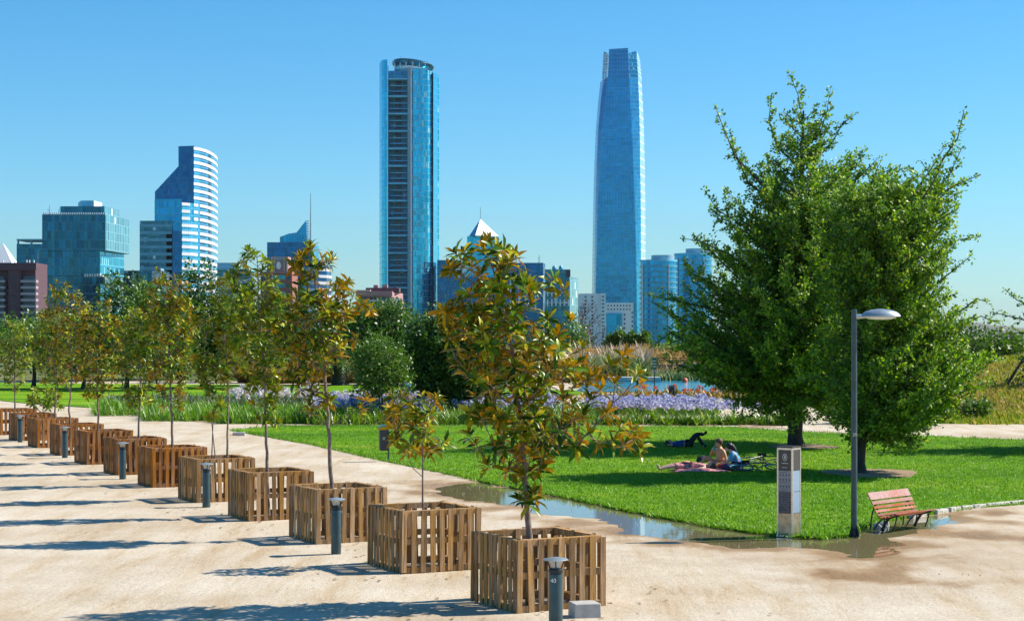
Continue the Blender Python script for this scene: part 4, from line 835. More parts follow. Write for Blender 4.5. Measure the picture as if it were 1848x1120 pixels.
# ------------------------------------------------------------------ trees
LT = np.array([(0, 0, 0), (-.135, .32, .035), (0, .33, -.015), (.135, .32, .035), (-.145, .66, .0), (0, .68, -.06), (.145, .66, .0), (0, 1, -.18)])
LF = np.array([(0, 2, 1, 1), (0, 3, 2, 2), (1, 2, 5, 4), (2, 3, 6, 5), (4, 5, 7, 7), (5, 6, 7, 7)])
def tri(FQ):
    out = []
    for f in FQ:
        out.append((f[0], f[1], f[2]))
        if f[3] != f[2]: out.append((f[0], f[2], f[3]))
    return np.array(out)
LF3 = tri(LF)
leaf_mesh = np_mesh('leaf', LT, LF3, M['magnolia'], True); leaf_mesh_g = np_mesh('leaf', LT, LF3, M['magnolia_green'], True)
def connect(tips, trunk, step=0.25, up=0.6, kmax=None):
    """join every tip to the nearest node already in the tree; returns node list [pos, parent, weight]"""
    nodes = [[np.array(p, float), i - 1] for i, p in enumerate(trunk)]; nT = len(nodes)
    T = np.array(trunk)
    def axis_d(p):
        z = np.clip(p[2], T[0, 2], T[-1, 2]); return math.hypot(p[0] - np.interp(z, T[:, 2], T[:, 0]), p[1] - np.interp(z, T[:, 2], T[:, 1]))
    order = sorted(range(len(tips)), key=lambda i: axis_d(tips[i])); pos = [n[0] for n in nodes]; ends = {}
    for i in order:
        t = np.array(tips[i]); A = np.array(pos); d = t - A; dist = np.linalg.norm(d, axis=1)
        cost = dist + np.maximum(0, -(d[:, 2] - up * np.hypot(d[:, 0], d[:, 1]))) * 1.1
        cost[0] += 5
        if len(cost) > 2: cost[:max(1, int(nT * .18))] += 3
        j = int(np.argmin(cost)); a = A[j]; L_ = np.linalg.norm(t - a); n = max(1, int(L_ / step)); par = j
        for k in range(1, n + 1):
            s = k / n; p = a + (t - a) * s + np.array([0, 0, -1]) * math.sin(s * math.pi) * L_ * 0.10 + (NR.randn(3) * 0.02 * L_ if k < n else 0)
            nodes.append([p, par]); pos.append(p); par = len(nodes) - 1
        ends[i] = par
    return nodes, nT, ends
def branch_mesh(nodes, nT, r0, rmin, mat, parent, rt=None, name='branches', seg=5):
    n = len(nodes); w_ = np.zeros(n); ch = [0] * n
    for i in range(n): 
        if nodes[i][1] >= 0: ch[nodes[i][1]] += 1
    for i in range(n - 1, -1, -1):
        if w_[i] == 0: w_[i] = 1
        if nodes[i][1] >= 0: w_[nodes[i][1]] += w_[i]
    # order guarantees that parents come before children
    rad = rmin * np.power(w_, 0.36); rad = np.minimum(rad, r0)
    q = MB(); used = set()
    for i in range(n - 1, nT - 1, -1):
        if i in used or ch[i] > 0 and any(nodes[k][1] == i for k in (i + 1,) if k < n): continue
        path = [i]; k = i
        while k >= nT and k not in used and nodes[k][1] >= 0:
            used.add(k); k = nodes[k][1]; path.append(k)
        if len(path) > 1: q.tube([nodes[p][0] for p in path], [rad[p] if p >= nT else min(rad[p], rad[path[max(0, len(path) - 2)]] * 1.1) for p in path], seg, cap=False)
    b = q.build(name, mat, smooth=True) if q.f else None
    tq = MB(); zs = [nodes[i][0] for i in range(nT)]; rr = [max(r0 * (1 - 0.82 * (i / (nT - 1)) ** 0.9), rmin) for i in range(nT)]; rr[0] *= 1.25
    tq.tube(zs, rr, 9); t = tq.build('trunk', mat, smooth=True)
    for o in (b, t):
        if o: put(o, parent)
def env_tips(env, D, axis, n, dscale=0.95, shell=0.0):
    """points filling the crown outline: rows (photo row, left column, right column) at distance D; round in plan"""
    ys = [e[0] for e in env]; lo = [e[1] for e in env]; hi = [e[2] for e in env]; out = []
    wd = np.array([h - l for l, h in zip(lo, hi)], float); yy = np.linspace(ys[0], ys[-1], 200); ww = np.interp(yy, ys, wd); cdf = np.cumsum(ww ** 1.6); cdf /= cdf[-1]
    lim = 0; mind = math.sqrt(float(np.sum(ww) * (yy[1] - yy[0])) * (D / F) ** 2 / n) * 0.72
    while len(out) < n and lim < n * 60:
        lim += 1; y = np.interp(NR.rand(), cdf, yy) + NR.randn() * 2; l, h = np.interp(y, ys, lo), np.interp(y, ys, hi)
        u = NR.rand() * 2 - 1; u = math.copysign(abs(u) ** (0.8 if shell else 1), u); x = (l + h) / 2 + u * (h - l) / 2; hw = (h - l) / 2 / F * D * dscale
        v = (NR.rand() * 2 - 1) * math.sqrt(max(0, 1 - u * u * .9)); v = math.copysign(abs(v) ** (1 - shell * .5), v)
        dd_ = axis[1] - D + v * hw; Dp = D + dd_; p = (GX(x, D) * 1.0, Dp, GZ(y, D))
        if p[2] < 0.4: continue
        if out and lim < n * 40 and min((p[0] - o[0]) ** 2 + (p[1] - o[1]) ** 2 * .5 + (p[2] - o[2]) ** 2 for o in out[-400:]) < mind ** 2: continue
        out.append(p)
    return out
def magnolia(trunk_px, env, D, label, nros, indiv, leaf=0.20, r0=0.045, extra_trunks=(), extra=(), name='magnolia_tree', per=14, mat=None, group='young magnolias planted in the pallet crates'):
    mat = mat or M['magnolia']; bx = GX(trunk_px[0][0], D); root = empty(name, (bx, D, 0.0), label, 'tree', group)
    trunk = [(bx, D, 0.02)] + [(GX(x, D), D + NR.randn() * .02, GZ(y, D)) for x, y in trunk_px[1:]]
    T = []
    for i in range(len(trunk) - 1):
        a, b_ = np.array(trunk[i]), np.array(trunk[i + 1]); n = max(2, int(np.linalg.norm(b_ - a) / .18))
        for k in range(n): T.append(a + (b_ - a) * k / n + NR.randn(3) * .008)
    T.append(np.array(trunk[-1])); axis = (bx, D)
    env2 = []
    for a, b_ in zip(env[:-1], env[1:]): env2 += [a, ((a[0] + b_[0]) / 2, (a[1] + b_[1]) / 2 + NR.uniform(-.02, .16) * (a[2] - a[1]), (a[2] + b_[2]) / 2 - NR.uniform(-.02, .16) * (a[2] - a[1]))]
    tips = env_tips(env2 + [env[-1]], D, axis, nros) + [(GX(x, D), D + NR.uniform(-.35, .35), GZ(y, D)) for x, y in extra]; nodes, nT, ends = connect(tips, T); branch_mesh(nodes, nT, r0, 0.0065, M['bark'], root)
    for et in extra_trunks:
        q = MB(); pts = [(GX(et[0][0], D), D + .15, 0.02)] + [(GX(x, D), D + .15, GZ(y, D)) for x, y in et[1:]]; q.tube(pts, [r0 * .6 * (1 - .6 * i / (len(pts) - 1)) for i in range(len(pts))], 7); o = q.build('trunk', M['bark'], smooth=True); put(o, root)
    DD, NN, LL, SS = [], [], [], []
    for i, t in enumerate(tips):
        e = nodes[ends[i]]; p = e[0]; ax = p - nodes[e[1]][0]; ax = ax / max(np.linalg.norm(ax), 1e-6) + np.array([0, 0, 0.55]) + NR.randn(3) * .25; ax /= np.linalg.norm(ax)
        a = np.cross(ax, [0.3, 0.8, 0.1]); a /= np.linalg.norm(a); b2 = np.cross(ax, a); nl = max(5, int(per * (0.75 + .5 * NR.rand()))); dr = NR.rand() < 0.25
        for k in range(nl):
            t_ = k / nl; az = k * 2.4 + NR.rand() * .5; tilt = 0.30 + 1.45 * t_ ** .8 + NR.randn() * .18 + (0.35 if dr else 0)   # inner leaves upright, outer ones spread and droop
            d = ax * math.cos(tilt) + (a * math.cos(az) + b2 * math.sin(az)) * math.sin(tilt); nrm = ax * math.sin(tilt) - (a * math.cos(az) + b2 * math.sin(az)) * math.cos(tilt)
            DD.append(d); NN.append(nrm + NR.randn(3) * .2); LL.append(p - ax * 0.09 * t_ + NR.randn(3) * .006); SS.append(leaf * (0.62 + 0.5 * NR.rand()) * (0.75 if t_ < .2 else 1))
    # some leaves along the twigs too
    for i in range(nT, len(nodes)):
        if NR.rand() < 0.05:
            DD.append(NR.randn(3) + np.array([0, 0, .3])); NN.append(NR.randn(3) * .5 + np.array([0, 0, 1])); LL.append(nodes[i][0]); SS.append(leaf * (0.5 + .5 * NR.rand()))
    DD, NN, LL, SS = map(np.array, (DD, NN, LL, SS)); DD = DD / np.linalg.norm(DD, axis=1, keepdims=True); FR = frames(DD, NN)
    order = np.argsort(LL[:, 1] - SS * 4)   # those that show largest: nearest and longest
    pick = order[:indiv]; rest = order[indiv:]
    rl = Vector(root.location)
    for k in pick:
        o = bpy.data.objects.new('leaf', leaf_mesh if mat is M['magnolia'] else leaf_mesh_g); o.parent = root
        mm = Matrix([[*FR[k][0] * SS[k], LL[k][0] - rl.x], [*FR[k][1] * SS[k], LL[k][1] - rl.y], [*FR[k][2] * SS[k], LL[k][2] - rl.z], [0, 0, 0, 1]]); o.matrix_local = mm
        sc.collection.objects.link(o)
    if len(rest):
        V, FF = scatter(LT, LF3, FR[rest], LL[rest] - np.array(rl), SS[rest]); o = link(bpy.data.objects.new('leaves', np_mesh('leaves', V, FF, mat, True)), root); o['kind'] = 'stuff'
    return root
def cD(i): return crates[i][0][1]
magnolia([(957, 1100), (954, 960), (948, 880), (938, 760), (925, 640), (905, 540), (885, 470)],
    [(432, 852, 888), (455, 818, 938), (485, 812, 945), (505, 825, 930), (520, 812, 1012), (550, 795, 1015), (575, 805, 990), (600, 790, 1045), (630, 800, 1062), (655, 820, 1075), (690, 838, 1080), (720, 850, 1065), (760, 850, 1085), (800, 855, 1070), (830, 870, 1010), (860, 890, 985), (895, 925, 985)], cD(0),
    'bushiest magnolia with many bronze leaves, in the nearest pallet crate', 210, 300, 0.235, 0.055, extra=[(1130, 660), (1150, 672), (1160, 688), (1112, 690), (1100, 655), (1085, 700), (1128, 640), (1095, 745), (1150, 790), (1128, 800), (1140, 775), (1105, 790), (1080, 800), (1118, 770), (1158, 805), (800, 560), (798, 580), (1030, 575), (1020, 520), (1000, 505), (848, 745), (846, 780), (832, 470), (820, 455), (880, 430), (955, 900), (962, 885), (940, 895), (970, 900)])
magnolia([(763, 1035), (763, 860), (764, 790), (762, 720)], [(715, 705, 800), (745, 690, 815), (770, 688, 825), (800, 692, 825), (825, 700, 820)], cD(1), 'small thin magnolia sapling with few leaf whorls', 34, 300, 0.23, 0.026)
magnolia([(607, 975), (597, 850), (590, 730), (582, 620), (570, 520), (562, 460)], [(452, 550, 590), (480, 520, 610), (505, 535, 625), (530, 500, 640), (560, 490, 655), (590, 495, 650), (620, 500, 645), (650, 500, 615), (680, 515, 605), (715, 530, 600), (745, 560, 605)], cD(2), 'tall magnolia whose bare lower trunk leans left', 125, 300, 0.23, 0.05, extra=[(640, 530), (655, 545), (668, 560), (625, 505), (600, 470), (500, 600), (490, 590), (545, 460), (560, 445), (530, 478), (650, 735), (660, 720)])
magnolia([(484, 940), (481, 800), (477, 680), (468, 560), (464, 450)], [(432, 450, 480), (458, 425, 490), (480, 425, 492), (500, 405, 500), (540, 410, 530), (580, 410, 530), (620, 415, 525), (660, 430, 510), (700, 440, 505), (740, 450, 495), (765, 450, 520)], cD(3), 'magnolia with a slim spire of whorls above its dense crown, fourth from the near end', 140, 300, 0.22, 0.042, mat=M['magnolia_green'])
magnolia([(408, 905), (410, 800), (412, 720), (405, 600), (400, 520)], [(505, 385, 430), (540, 365, 450), (580, 350, 455), (630, 350, 450), (680, 355, 445), (720, 365, 410), (755, 365, 395)], cD(4), 'magnolia with yellow green leaves and extra thin stems', 125, 300, 0.22, 0.034, mat=M['magnolia_green'], extra_trunks=([(388, 905), (386, 820), (378, 740)], [(378, 905), (380, 830), (384, 730)]))
magnolia([(312, 880), (311, 780), (307, 680), (302, 560), (300, 500)], [(487, 285, 325), (510, 268, 342), (550, 255, 355), (600, 258, 358), (650, 268, 352), (700, 280, 340), (735, 290, 330)], cD(5), 'dense dark magnolia with a straight trunk, sixth from the near end', 160, 300, 0.20, 0.042)
rest_tr = [
 ([(247, 858), (250, 780), (253, 700), (255, 580)], [(555, 230, 285), (590, 212, 298), (630, 208, 302), (670, 214, 294), (705, 225, 280), (735, 220, 270)], 'magnolia with a forked pale trunk, seventh from the near end', 80),
 ([(178, 838), (177, 760), (174, 680), (172, 570)], [(545, 150, 200), (580, 138, 218), (620, 134, 222), (660, 140, 220), (700, 150, 212), (722, 155, 200)], 'magnolia with a straight dark trunk, eighth from the near end', 80),
 ([(128, 822), (125, 740), (130, 660), (122, 520)], [(500, 103, 130), (530, 85, 152), (565, 78, 168), (610, 80, 172), (650, 85, 165), (685, 95, 160)], 'tall pointed magnolia with a crooked trunk, ninth from the near end', 85),
 ([(98, 807), (99, 740), (102, 660), (98, 570)], [(560, 72, 118), (600, 58, 132), (650, 60, 132), (695, 72, 122)], 'magnolia with a kinked slim trunk, tenth from the near end', 60),
 ([(78, 795), (78, 745), (80, 715)], [(695, 55, 100), (715, 45, 112), (735, 45, 112)], 'low bushy magnolia shrub without a clear trunk', 22),
 ([(26, 785), (27, 720), (26, 640), (24, 590)], [(578, 12, 45), (605, 0, 58), (645, -8, 62), (685, 5, 52), (705, 15, 42)], 'round crowned magnolia by the left border', 60)]
for i, (tp, ev, lb, nr_) in enumerate(rest_tr): magnolia(tp, ev, cD(6 + i), lb, int(nr_ * 2.0), 0 if i > 3 else 60, 0.21, 0.04, per=11, mat=M['magnolia_green'] if i in (0, 3, 4, 5) else None)
magnolia([(-30, 775), (-28, 720), (-26, 640), (-25, 590)], [(575, -45, -5), (605, -60, 10), (645, -60, 10), (690, -50, 0)], 76.0, 'magnolia cut off by the left border', 45, 0, 0.20, 0.04, per=9)
# broadleaf trees
OT = np.array([(0, 0, 0), (-.32, .5, .04), (.32, .5, .04), (0, 1, -.05)]); OF = np.array([(0, 2, 1), (1, 2, 3)])
def broadleaf(name, base, trunk_px, env, D, label, ntips, leaf, per, mat, bark, r0, group=None, clump=0.38, dscale=0.95, spikes=(), shell=0.3, cat='tree', up=0.5, limb_min=.012):
    root = empty(name, (GX(trunk_px[0][0], D), D, base), label, cat, group)
    trunk = [(GX(trunk_px[0][0], D), D, base - .05)] + [(GX(x, D), D, GZ(y, D)) for x, y in trunk_px[1:]]; T = []
    for i in range(len(trunk) - 1):
        a, b_ = np.array(trunk[i]), np.array(trunk[i + 1]); n = max(2, int(np.linalg.norm(b_ - a) / .4)); T += [a + (b_ - a) * k / n for k in range(n)]
    T.append(np.array(trunk[-1])); tips = env_tips(env, D, (0, D), ntips, dscale, shell)
    for sp in spikes:                       # shoots that stand out of the crown: (column, row, distance offset) from root to tip
        for k in range(len(sp) - 1):
            a, b_ = sp[k], sp[k + 1]; m_ = max(1, int(math.hypot(b_[0] - a[0], b_[1] - a[1]) / F * D / .22))
            for j in range(m_):
                s = j / m_; tips.append((GX(a[0] + (b_[0] - a[0]) * s, D) + NR.randn() * .05, D + a[2] + (b_[2] - a[2]) * s, GZ(a[1] + (b_[1] - a[1]) * s, D) + NR.randn() * .05))
    nodes, nT, ends = connect(tips, T, 0.5, up); branch_mesh(nodes, nT, r0, limb_min, bark, root)
    tp = np.array([nodes[ends[i]][0] for i in range(len(tips))]); pd = np.array([nodes[ends[i]][0] - nodes[nodes[ends[i]][1]][0] for i in range(len(tips))]); pd = pd / np.maximum(np.linalg.norm(pd, axis=1, keepdims=True), 1e-6) + np.array([0, 0, .45])
    n = len(tips) * per; idx = np.repeat(np.arange(len(tips)), per); nin = ntips * per
    t = NR.rand(n); sprd = np.where(np.arange(n) < nin, 1.0, 0.34)
    # three or four thin shoots leave each tip and the leaves line them
    sh = NR.randn(len(tips), 4, 3) * 0.75 + pd[:, None, :]; sh /= np.linalg.norm(sh, axis=2, keepdims=True); which = NR.randint(0, 4, n)
    Lc = tp[idx] + sh[idx, which] * (t * clump * 1.5 * sprd)[:, None] + NR.randn(n, 3) * (clump * 0.17 * sprd)[:, None]
    d = sh[idx, which] + NR.randn(n, 3) * .8; nr_ = NR.randn(n, 3) * .75 + np.array([0.25, -.15, .8]); S = leaf * (0.6 + .7 * NR.rand(n))
    V, FF = scatter(OT, OF, frames(d, nr_), Lc - np.array(root.location), S)
    o = link(bpy.data.objects.new('crown', np_mesh('crown', V, FF, mat)), root); o['kind'] = 'stuff'; return root
def spike(*p): return [(x, y, d) for x, y, d in p]
def oak(trunk_px, env, D, label, nlimb, leaf, spikes, r0, seed, dens=1.0, low=0.12):
    """a tree of rising limbs: each limb ends on the outline and carries side twigs lined with leaves"""
    rs = np.random.RandomState(seed); bx = GX(trunk_px[0][0], D); root = empty('oak_tree', (bx, D, 0), label, 'tree')
    T = [np.array((GX(x, D), D, GZ(y, D) if k else -.05)) for k, (x, y) in enumerate(trunk_px)]; TT = []
    for a, b_ in zip(T[:-1], T[1:]):
        n = max(2, int(np.linalg.norm(b_ - a) / .35)); TT += [a + (b_ - a) * k / n + rs.randn(3) * .012 for k in range(n)]
    TT.append(T[-1]); TT = np.array(TT); Htop = TT[-1, 2]; q = MB()
    q.tube([tuple(p) for p in TT], [r0 * max(.1, (1 - .88 * k / (len(TT) - 1))) * (1.35 if k == 0 else 1) for k in range(len(TT))], 11); put(q.build('trunk', M['bark_dark'], smooth=True), root)
    ys = [e[0] for e in env]; lo = [e[1] for e in env]; hi = [e[2] for e in env]; yy = np.linspace(ys[0], ys[-1], 200); wid = np.interp(yy, ys, hi) - np.interp(yy, ys, lo); cdf = np.cumsum(wid ** 1.25); cdf /= cdf[-1]
    limbs = []
    for k in range(nlimb):
        y = np.interp((k + rs.rand()) / nlimb, cdf, yy); l, h = np.interp(y, ys, lo), np.interp(y, ys, hi); az = k * 2.399 + rs.rand() * .6
        c, hw = (l + h) / 2, (h - l) / 2; r_ = (0.72 + .36 * rs.rand() ** 1.5) if k % 5 else .5; X = GX(c + math.cos(az) * hw * r_, D); Yd = D + math.sin(az) * hw / F * D * r_ * 1.2; end = np.array((X, Yd, GZ(y, D)))
        rad = math.hypot(X - bx, Yd - D); z0 = max(low * Htop + .7, end[2] - rad * rs.uniform(.45, .8)); z0 = min(z0, Htop * .97); limbs.append((z0, [end], 1.0))
    for sp in spikes:
        pts = [np.array((GX(x, D), D + d, GZ(y, D))) for x, y, d in sp]; rad = math.hypot(pts[0][0] - bx, pts[0][1] - D); z0 = min(max(1.2, pts[0][2] - rad * .8), Htop * .95); limbs.append((z0, pts, .62))
    Lp, Ld, Ls, Ln = [], [], [], []; bm_ = MB(); tw = MB()
    for z0, pts, sc_ in limbs:
        s0 = np.array([np.interp(z0, TT[:, 2], TT[:, i]) for i in range(3)]); ctrl = [s0] + pts
        if len(pts) == 1:
            e = pts[0]; mid = s0 + (e - s0) * .5 + np.array([0, 0, -.10 * np.linalg.norm(e - s0)]) + rs.randn(3) * .12; t = np.linspace(0, 1, 12)[:, None]; C = (1 - t) ** 2 * s0 + 2 * t * (1 - t) * mid + t * t * e
        else:
            C = []
            for a, b_ in zip(ctrl[:-1], ctrl[1:]):
                n = max(2, int(np.linalg.norm(b_ - a) / .3)); C += [a + (b_ - a) * k / n for k in range(n)]
            C.append(ctrl[-1]); C = np.array(C)
        L_ = np.linalg.norm(np.diff(C, axis=0), axis=1).sum()
        rb = min(r0 * .42, .010 + L_ * .011); bm_.tube([tuple(p) for p in C], [rb * (1 - .85 * k / (len(C) - 1)) for k in range(len(C))], 5, cap=False)
        nt_ = int(L_ / .12); tmax = 1.05 * sc_ * min(1, L_ / 3.0 + .25)
        cum = np.concatenate([[0], np.cumsum(np.linalg.norm(np.diff(C, axis=0), axis=1))])
        for k in range(nt_):
            s = (k + .5) / nt_
            if s < (.18 if len(pts) == 1 else .10): continue
            p = np.array([np.interp(s * L_, cum, C[:, i]) for i in range(3)]); d0 = np.array([np.interp(min(s * L_ + .1, L_), cum, C[:, i]) for i in range(3)]) - p; d0 /= max(np.linalg.norm(d0), 1e-6)
            side = rs.randn(3); side[2] = side[2] * .45 + .18; side /= np.linalg.norm(side); d = d0 * rs.uniform(.5, 1.1) + side; d /= np.linalg.norm(d)
            fin = len(pts) > 1; l_ = tmax * (1 - .78 * s ** 1.6) * rs.uniform(.45, 1.15) * (1.0 if s < .97 else .7)
            if fin: l_ = min(l_, .16 + .42 * (1 - s))
            e = p + d * l_; m_ = max(5, int(l_ / .0145 * dens)); u = rs.rand(m_)
            tw.tube([tuple(p), tuple(e)], [.007, .003], 3, cap=False) if rs.rand() < .3 else None
            Lp.append(p + (e - p) * u[:, None] + rs.randn(m_, 3) * (.035 + .03 * l_)); Ld.append(d + rs.randn(m_, 3) * .8); Ls.append(leaf * (.55 + .75 * rs.rand(m_))); Ln.append(np.where(rs.rand(m_) < s ** 2.0 * .8 * (.3 + .7 * u), 1, 0))
    Lp, Ld, Ls, Ln = map(np.concatenate, (Lp, Ld, Ls, Ln)); nr_ = rs.randn(len(Lp), 3) * .7 + np.array([.3, -.2, .85]); Fm = frames(Ld, nr_)
    for nm, kk, mt in (('crown', 0, 'oak'), ('young_leaves', 1, 'oak_new')):  # yellower tip leaves: new growth, and sunlit highlights put into leaf colour
        w_ = Ln == kk; V, FF = scatter(OT, OF, Fm[w_], Lp[w_] - np.array(root.location), Ls[w_]); o = link(bpy.data.objects.new(nm, np_mesh(nm, V, FF, M[mt])), root); o['kind'] = 'stuff'
    o = bm_.build('limbs', M['bark_dark'], smooth=True); put(o, root); o['kind'] = 'stuff'; o = tw.build('twigs', M['bark_dark']); put(o, root); o['kind'] = 'stuff'; print('oak leaves', len(Lp)); return root
oak([(1436, 806), (1437, 700), (1440, 500), (1446, 330), (1450, 200)],
    [(180, 1428, 1488), (215, 1400, 1530), (250, 1385, 1532), (285, 1340, 1590), (315, 1325, 1690), (370, 1290, 1715), (430, 1255, 1715), (480, 1240, 1715), (530, 1205, 1700), (580, 1180, 1680), (640, 1180, 1660), (690, 1255, 1610), (730, 1300, 1570), (755, 1320, 1540), (775, 1360, 1510)],
    F * CH / (806 - HY), 'tall conical green tree behind the picnickers, its trunk behind the pillar sign', 330, 0.118,
    [spike((1450, 230, 0), (1440, 170, 0), (1422, 128, 0)), spike((1480, 240, 0), (1495, 200, .3), (1502, 158, .4)), spike((1380, 350, -1), (1320, 290, -1.2), (1300, 245, -1.3), (1282, 200, -1.4)), spike((1410, 260, 1), (1395, 210, 1), (1400, 162, 1)), spike((1350, 330, 0), (1325, 270, 0), (1318, 238, 0)),
     spike((1340, 410, -.5), (1290, 380, -.6), (1268, 345, -.6)), spike((1320, 460, 0), (1262, 435, 0), (1232, 430, 0)), spike((1300, 560, 0), (1230, 545, 0), (1168, 532, -.4)), spike((1300, 540, 1), (1255, 505, 1), (1238, 465, 1)), spike((1290, 640, 0), (1210, 600, 0), (1172, 628, 0)), spike((1500, 260, 0), (1520, 225, 0), (1545, 205, 0)), spike((1540, 330, 0), (1570, 300, 0), (1585, 285, 0)), spike((1540, 360, .4), (1600, 325, .4), (1622, 300, .4)), spike((1560, 390, -.4), (1620, 345, -.4), (1650, 318, -.4)), spike((1300, 620, -1), (1225, 575, -1), (1172, 545, -1))], .26, 11, .82)
oak([(1550, 857), (1552, 760), (1560, 600), (1575, 480), (1590, 390)],
    [(315, 1500, 1670), (345, 1470, 1720), (400, 1460, 1735), (440, 1470, 1730), (480, 1460, 1728), (520, 1460, 1725), (560, 1500, 1740), (600, 1490, 1765), (640, 1475, 1790), (680, 1480, 1780), (720, 1490, 1745), (760, 1500, 1710), (795, 1520, 1680), (815, 1570, 1660)],
    F * CH / (857 - HY), 'broad green tree with a limb reaching up and right, nearer the bench', 300, 0.105,
    [spike((1640, 420, 0), (1680, 340, 0), (1700, 290, 0), (1728, 250, 0), (1740, 198, 0)), spike((1650, 400, .2), (1720, 310, .3), (1742, 262, .3)), spike((1660, 400, .2), (1720, 335, .3), (1772, 315, .3)), spike((1640, 400, -.3), (1680, 330, -.4), (1655, 292, -.4)), spike((1660, 380, .3), (1670, 320, .3), (1640, 302, .3)), spike((1690, 400, 0), (1722, 380, 0), (1728, 345, 0)), spike((1640, 370, .5), (1690, 300, .6), (1718, 255, .6)), spike((1660, 400, .5), (1700, 345, .6), (1720, 300, .6)), spike((1650, 390, -.6), (1690, 350, -.7), (1732, 330, -.7)),
     spike((1680, 520, 0), (1730, 480, 0), (1756, 458, 0)), spike((1690, 460, 0), (1730, 432, 0), (1768, 428, 0)), spike((1710, 600, 0), (1770, 570, 0), (1806, 585, 0)), spike((1700, 580, -.5), (1755, 540, -.5), (1775, 546, -.5)), spike((1590, 400, 0), (1572, 330, 0), (1592, 285, 0)), spike((1720, 650, 0), (1790, 640, 0), (1812, 650, 0)), spike((1590, 770, 0), (1640, 800, 0), (1662, 805, 0)), spike((1510, 690, -1), (1460, 680, -1), (1410, 690, -1)), spike((1680, 390, .2), (1700, 350, .2), (1712, 328, .2)), spike((1620, 420, -.8), (1660, 350, -.9), (1690, 300, -.9))], .19, 12, .88, .10)
oak([(2010, 812), (2010, 700), (2005, 500), (2000, 420)], [(380, 1960, 2050), (440, 1900, 2110), (520, 1880, 2150), (600, 1870, 2170), (680, 1880, 2150), (740, 1930, 2100)], 61.0, 'green tree beyond the right border, only branch tips showing', 90, 0.12,
    [spike((1900, 600, 0), (1860, 580, 0), (1820, 570, 0), (1786, 562, 0)), spike((1900, 560, 1), (1850, 540, 1), (1828, 520, 1)), spike((1900, 600, 1), (1850, 600, 1), (1822, 612, 1)), spike((1880, 560, 0), (1850, 550, 0), (1835, 548, 0))], .2, 13, .6)
M['dark_mid'] = leafy('deep_green_leaf', [(0, (0.03, 0.08, 0.010)), (1, (0.11, 0.20, 0.020))], rough=0.45, trans=0.22)
bg_group = 'background trees of the park'
def bgtree(tx, ybase, top, env, D, label, n, mat='mid_leaf', leaf=None, per=46, r0=.2, name='park_tree', group=bg_group, base=0.0, clump=None, shell=.5):
    return broadleaf(name, base, [(tx, ybase), (tx + 2, (ybase + env[-1][0]) / 2), (tx, (env[0][0] + env[-1][0]) / 2)], env, D, label, n, leaf or D * 0.0021, per, M[mat], M['bark_dark'], r0, group, clump=clump or D * .0068, shell=shell)
bgtree(850, 755, 0, [(575, 800, 850), (590, 770, 880), (620, 745, 895), (660, 738, 900), (695, 755, 895), (725, 790, 880)], 85.5, 'dense rounded green tree left of the bushiest magnolia', 420, 'dark_mid', .17, 90, .16)
bgtree(688, 762, 0, [(618, 680, 700), (640, 662, 715), (665, 652, 724), (690, 656, 720), (716, 670, 705)], 81.5, 'small leafy green tree tied to a stake by the flower bed', 110, 'mid_leaf', .14, 60, .06)
for a in [(228, 700, [(500, 215, 245), (530, 200, 262), (570, 196, 280), (620, 190, 290), (665, 195, 285)], 138, 'dark pointed tree left of the striped tower\'s foot', 160, 'dark_leaf'),
          (365, 700, [(497, 352, 380), (530, 342, 390), (570, 335, 396), (620, 330, 400), (665, 335, 395)], 140, 'grey green tree in front of the striped tower\'s foot', 160, 'dark_leaf'),
          (270, 705, [(540, 245, 330), (580, 220, 340), (630, 215, 345), (670, 225, 335)], 132, 'mid green tree between the two dark pointed trees', 130, 'mid_leaf'),
          (60, 702, [(590, 20, 110), (620, -10, 130), (660, -10, 130)], 136, 'low green tree behind the magnolias, below the brown apartments', 90, 'mid_leaf'),
          (150, 704, [(585, 100, 190), (620, 90, 200), (670, 95, 195)], 134, 'low green tree below the stacked glass boxes', 90, 'mid_leaf'),
          (450, 700, [(560, 410, 490), (600, 395, 510), (640, 400, 505), (654, 410, 495)], 138, 'green tree behind the fourth magnolia', 110, 'mid_leaf'),
          (540, 696, [(570, 500, 570), (600, 490, 585), (638, 495, 585), (652, 500, 575)], 146, 'dark green tree behind the leaning magnolia', 100, 'dark_leaf'),
          (685, 694, [(572, 655, 715), (590, 640, 730), (615, 632, 740), (640, 640, 735)], 150, 'olive green tree below the pink apartments', 220, 'mid_leaf'),
          (690, 715, [(575, 670, 712), (598, 648, 724), (628, 640, 728), (652, 652, 716)], 118, 'round dark green tree behind the small staked tree', 260, 'dark_leaf'),
          (110, 696, [(590, 60, 150), (630, 40, 170), (655, 50, 165)], 160, 'wide green tree beyond the far lawn, second from the left border', 110, 'dark_leaf'),
          (205, 695, [(600, 150, 260), (635, 140, 275), (656, 150, 265)], 165, 'wide dark tree beyond the far lawn below the gridded office blocks', 120, 'dark_leaf'),
          (320, 695, [(590, 270, 380), (630, 262, 385), (654, 270, 380)], 168, 'wide green tree beyond the far lawn behind the sixth magnolia', 120, 'mid_leaf'),
          (405, 696, [(600, 370, 440), (635, 362, 450), (656, 370, 440)], 158, 'small dark tree beyond the far lawn behind the fifth magnolia', 90, 'dark_leaf'),
          (1000, 660, [(612, 975, 1040), (625, 965, 1045), (645, 970, 1042)], 250, 'low green shrub mass beyond the straw bank', 40, 'mid_leaf')]:
    bgtree(a[0], a[1], 0, a[2], a[3], a[4], a[5], a[6])
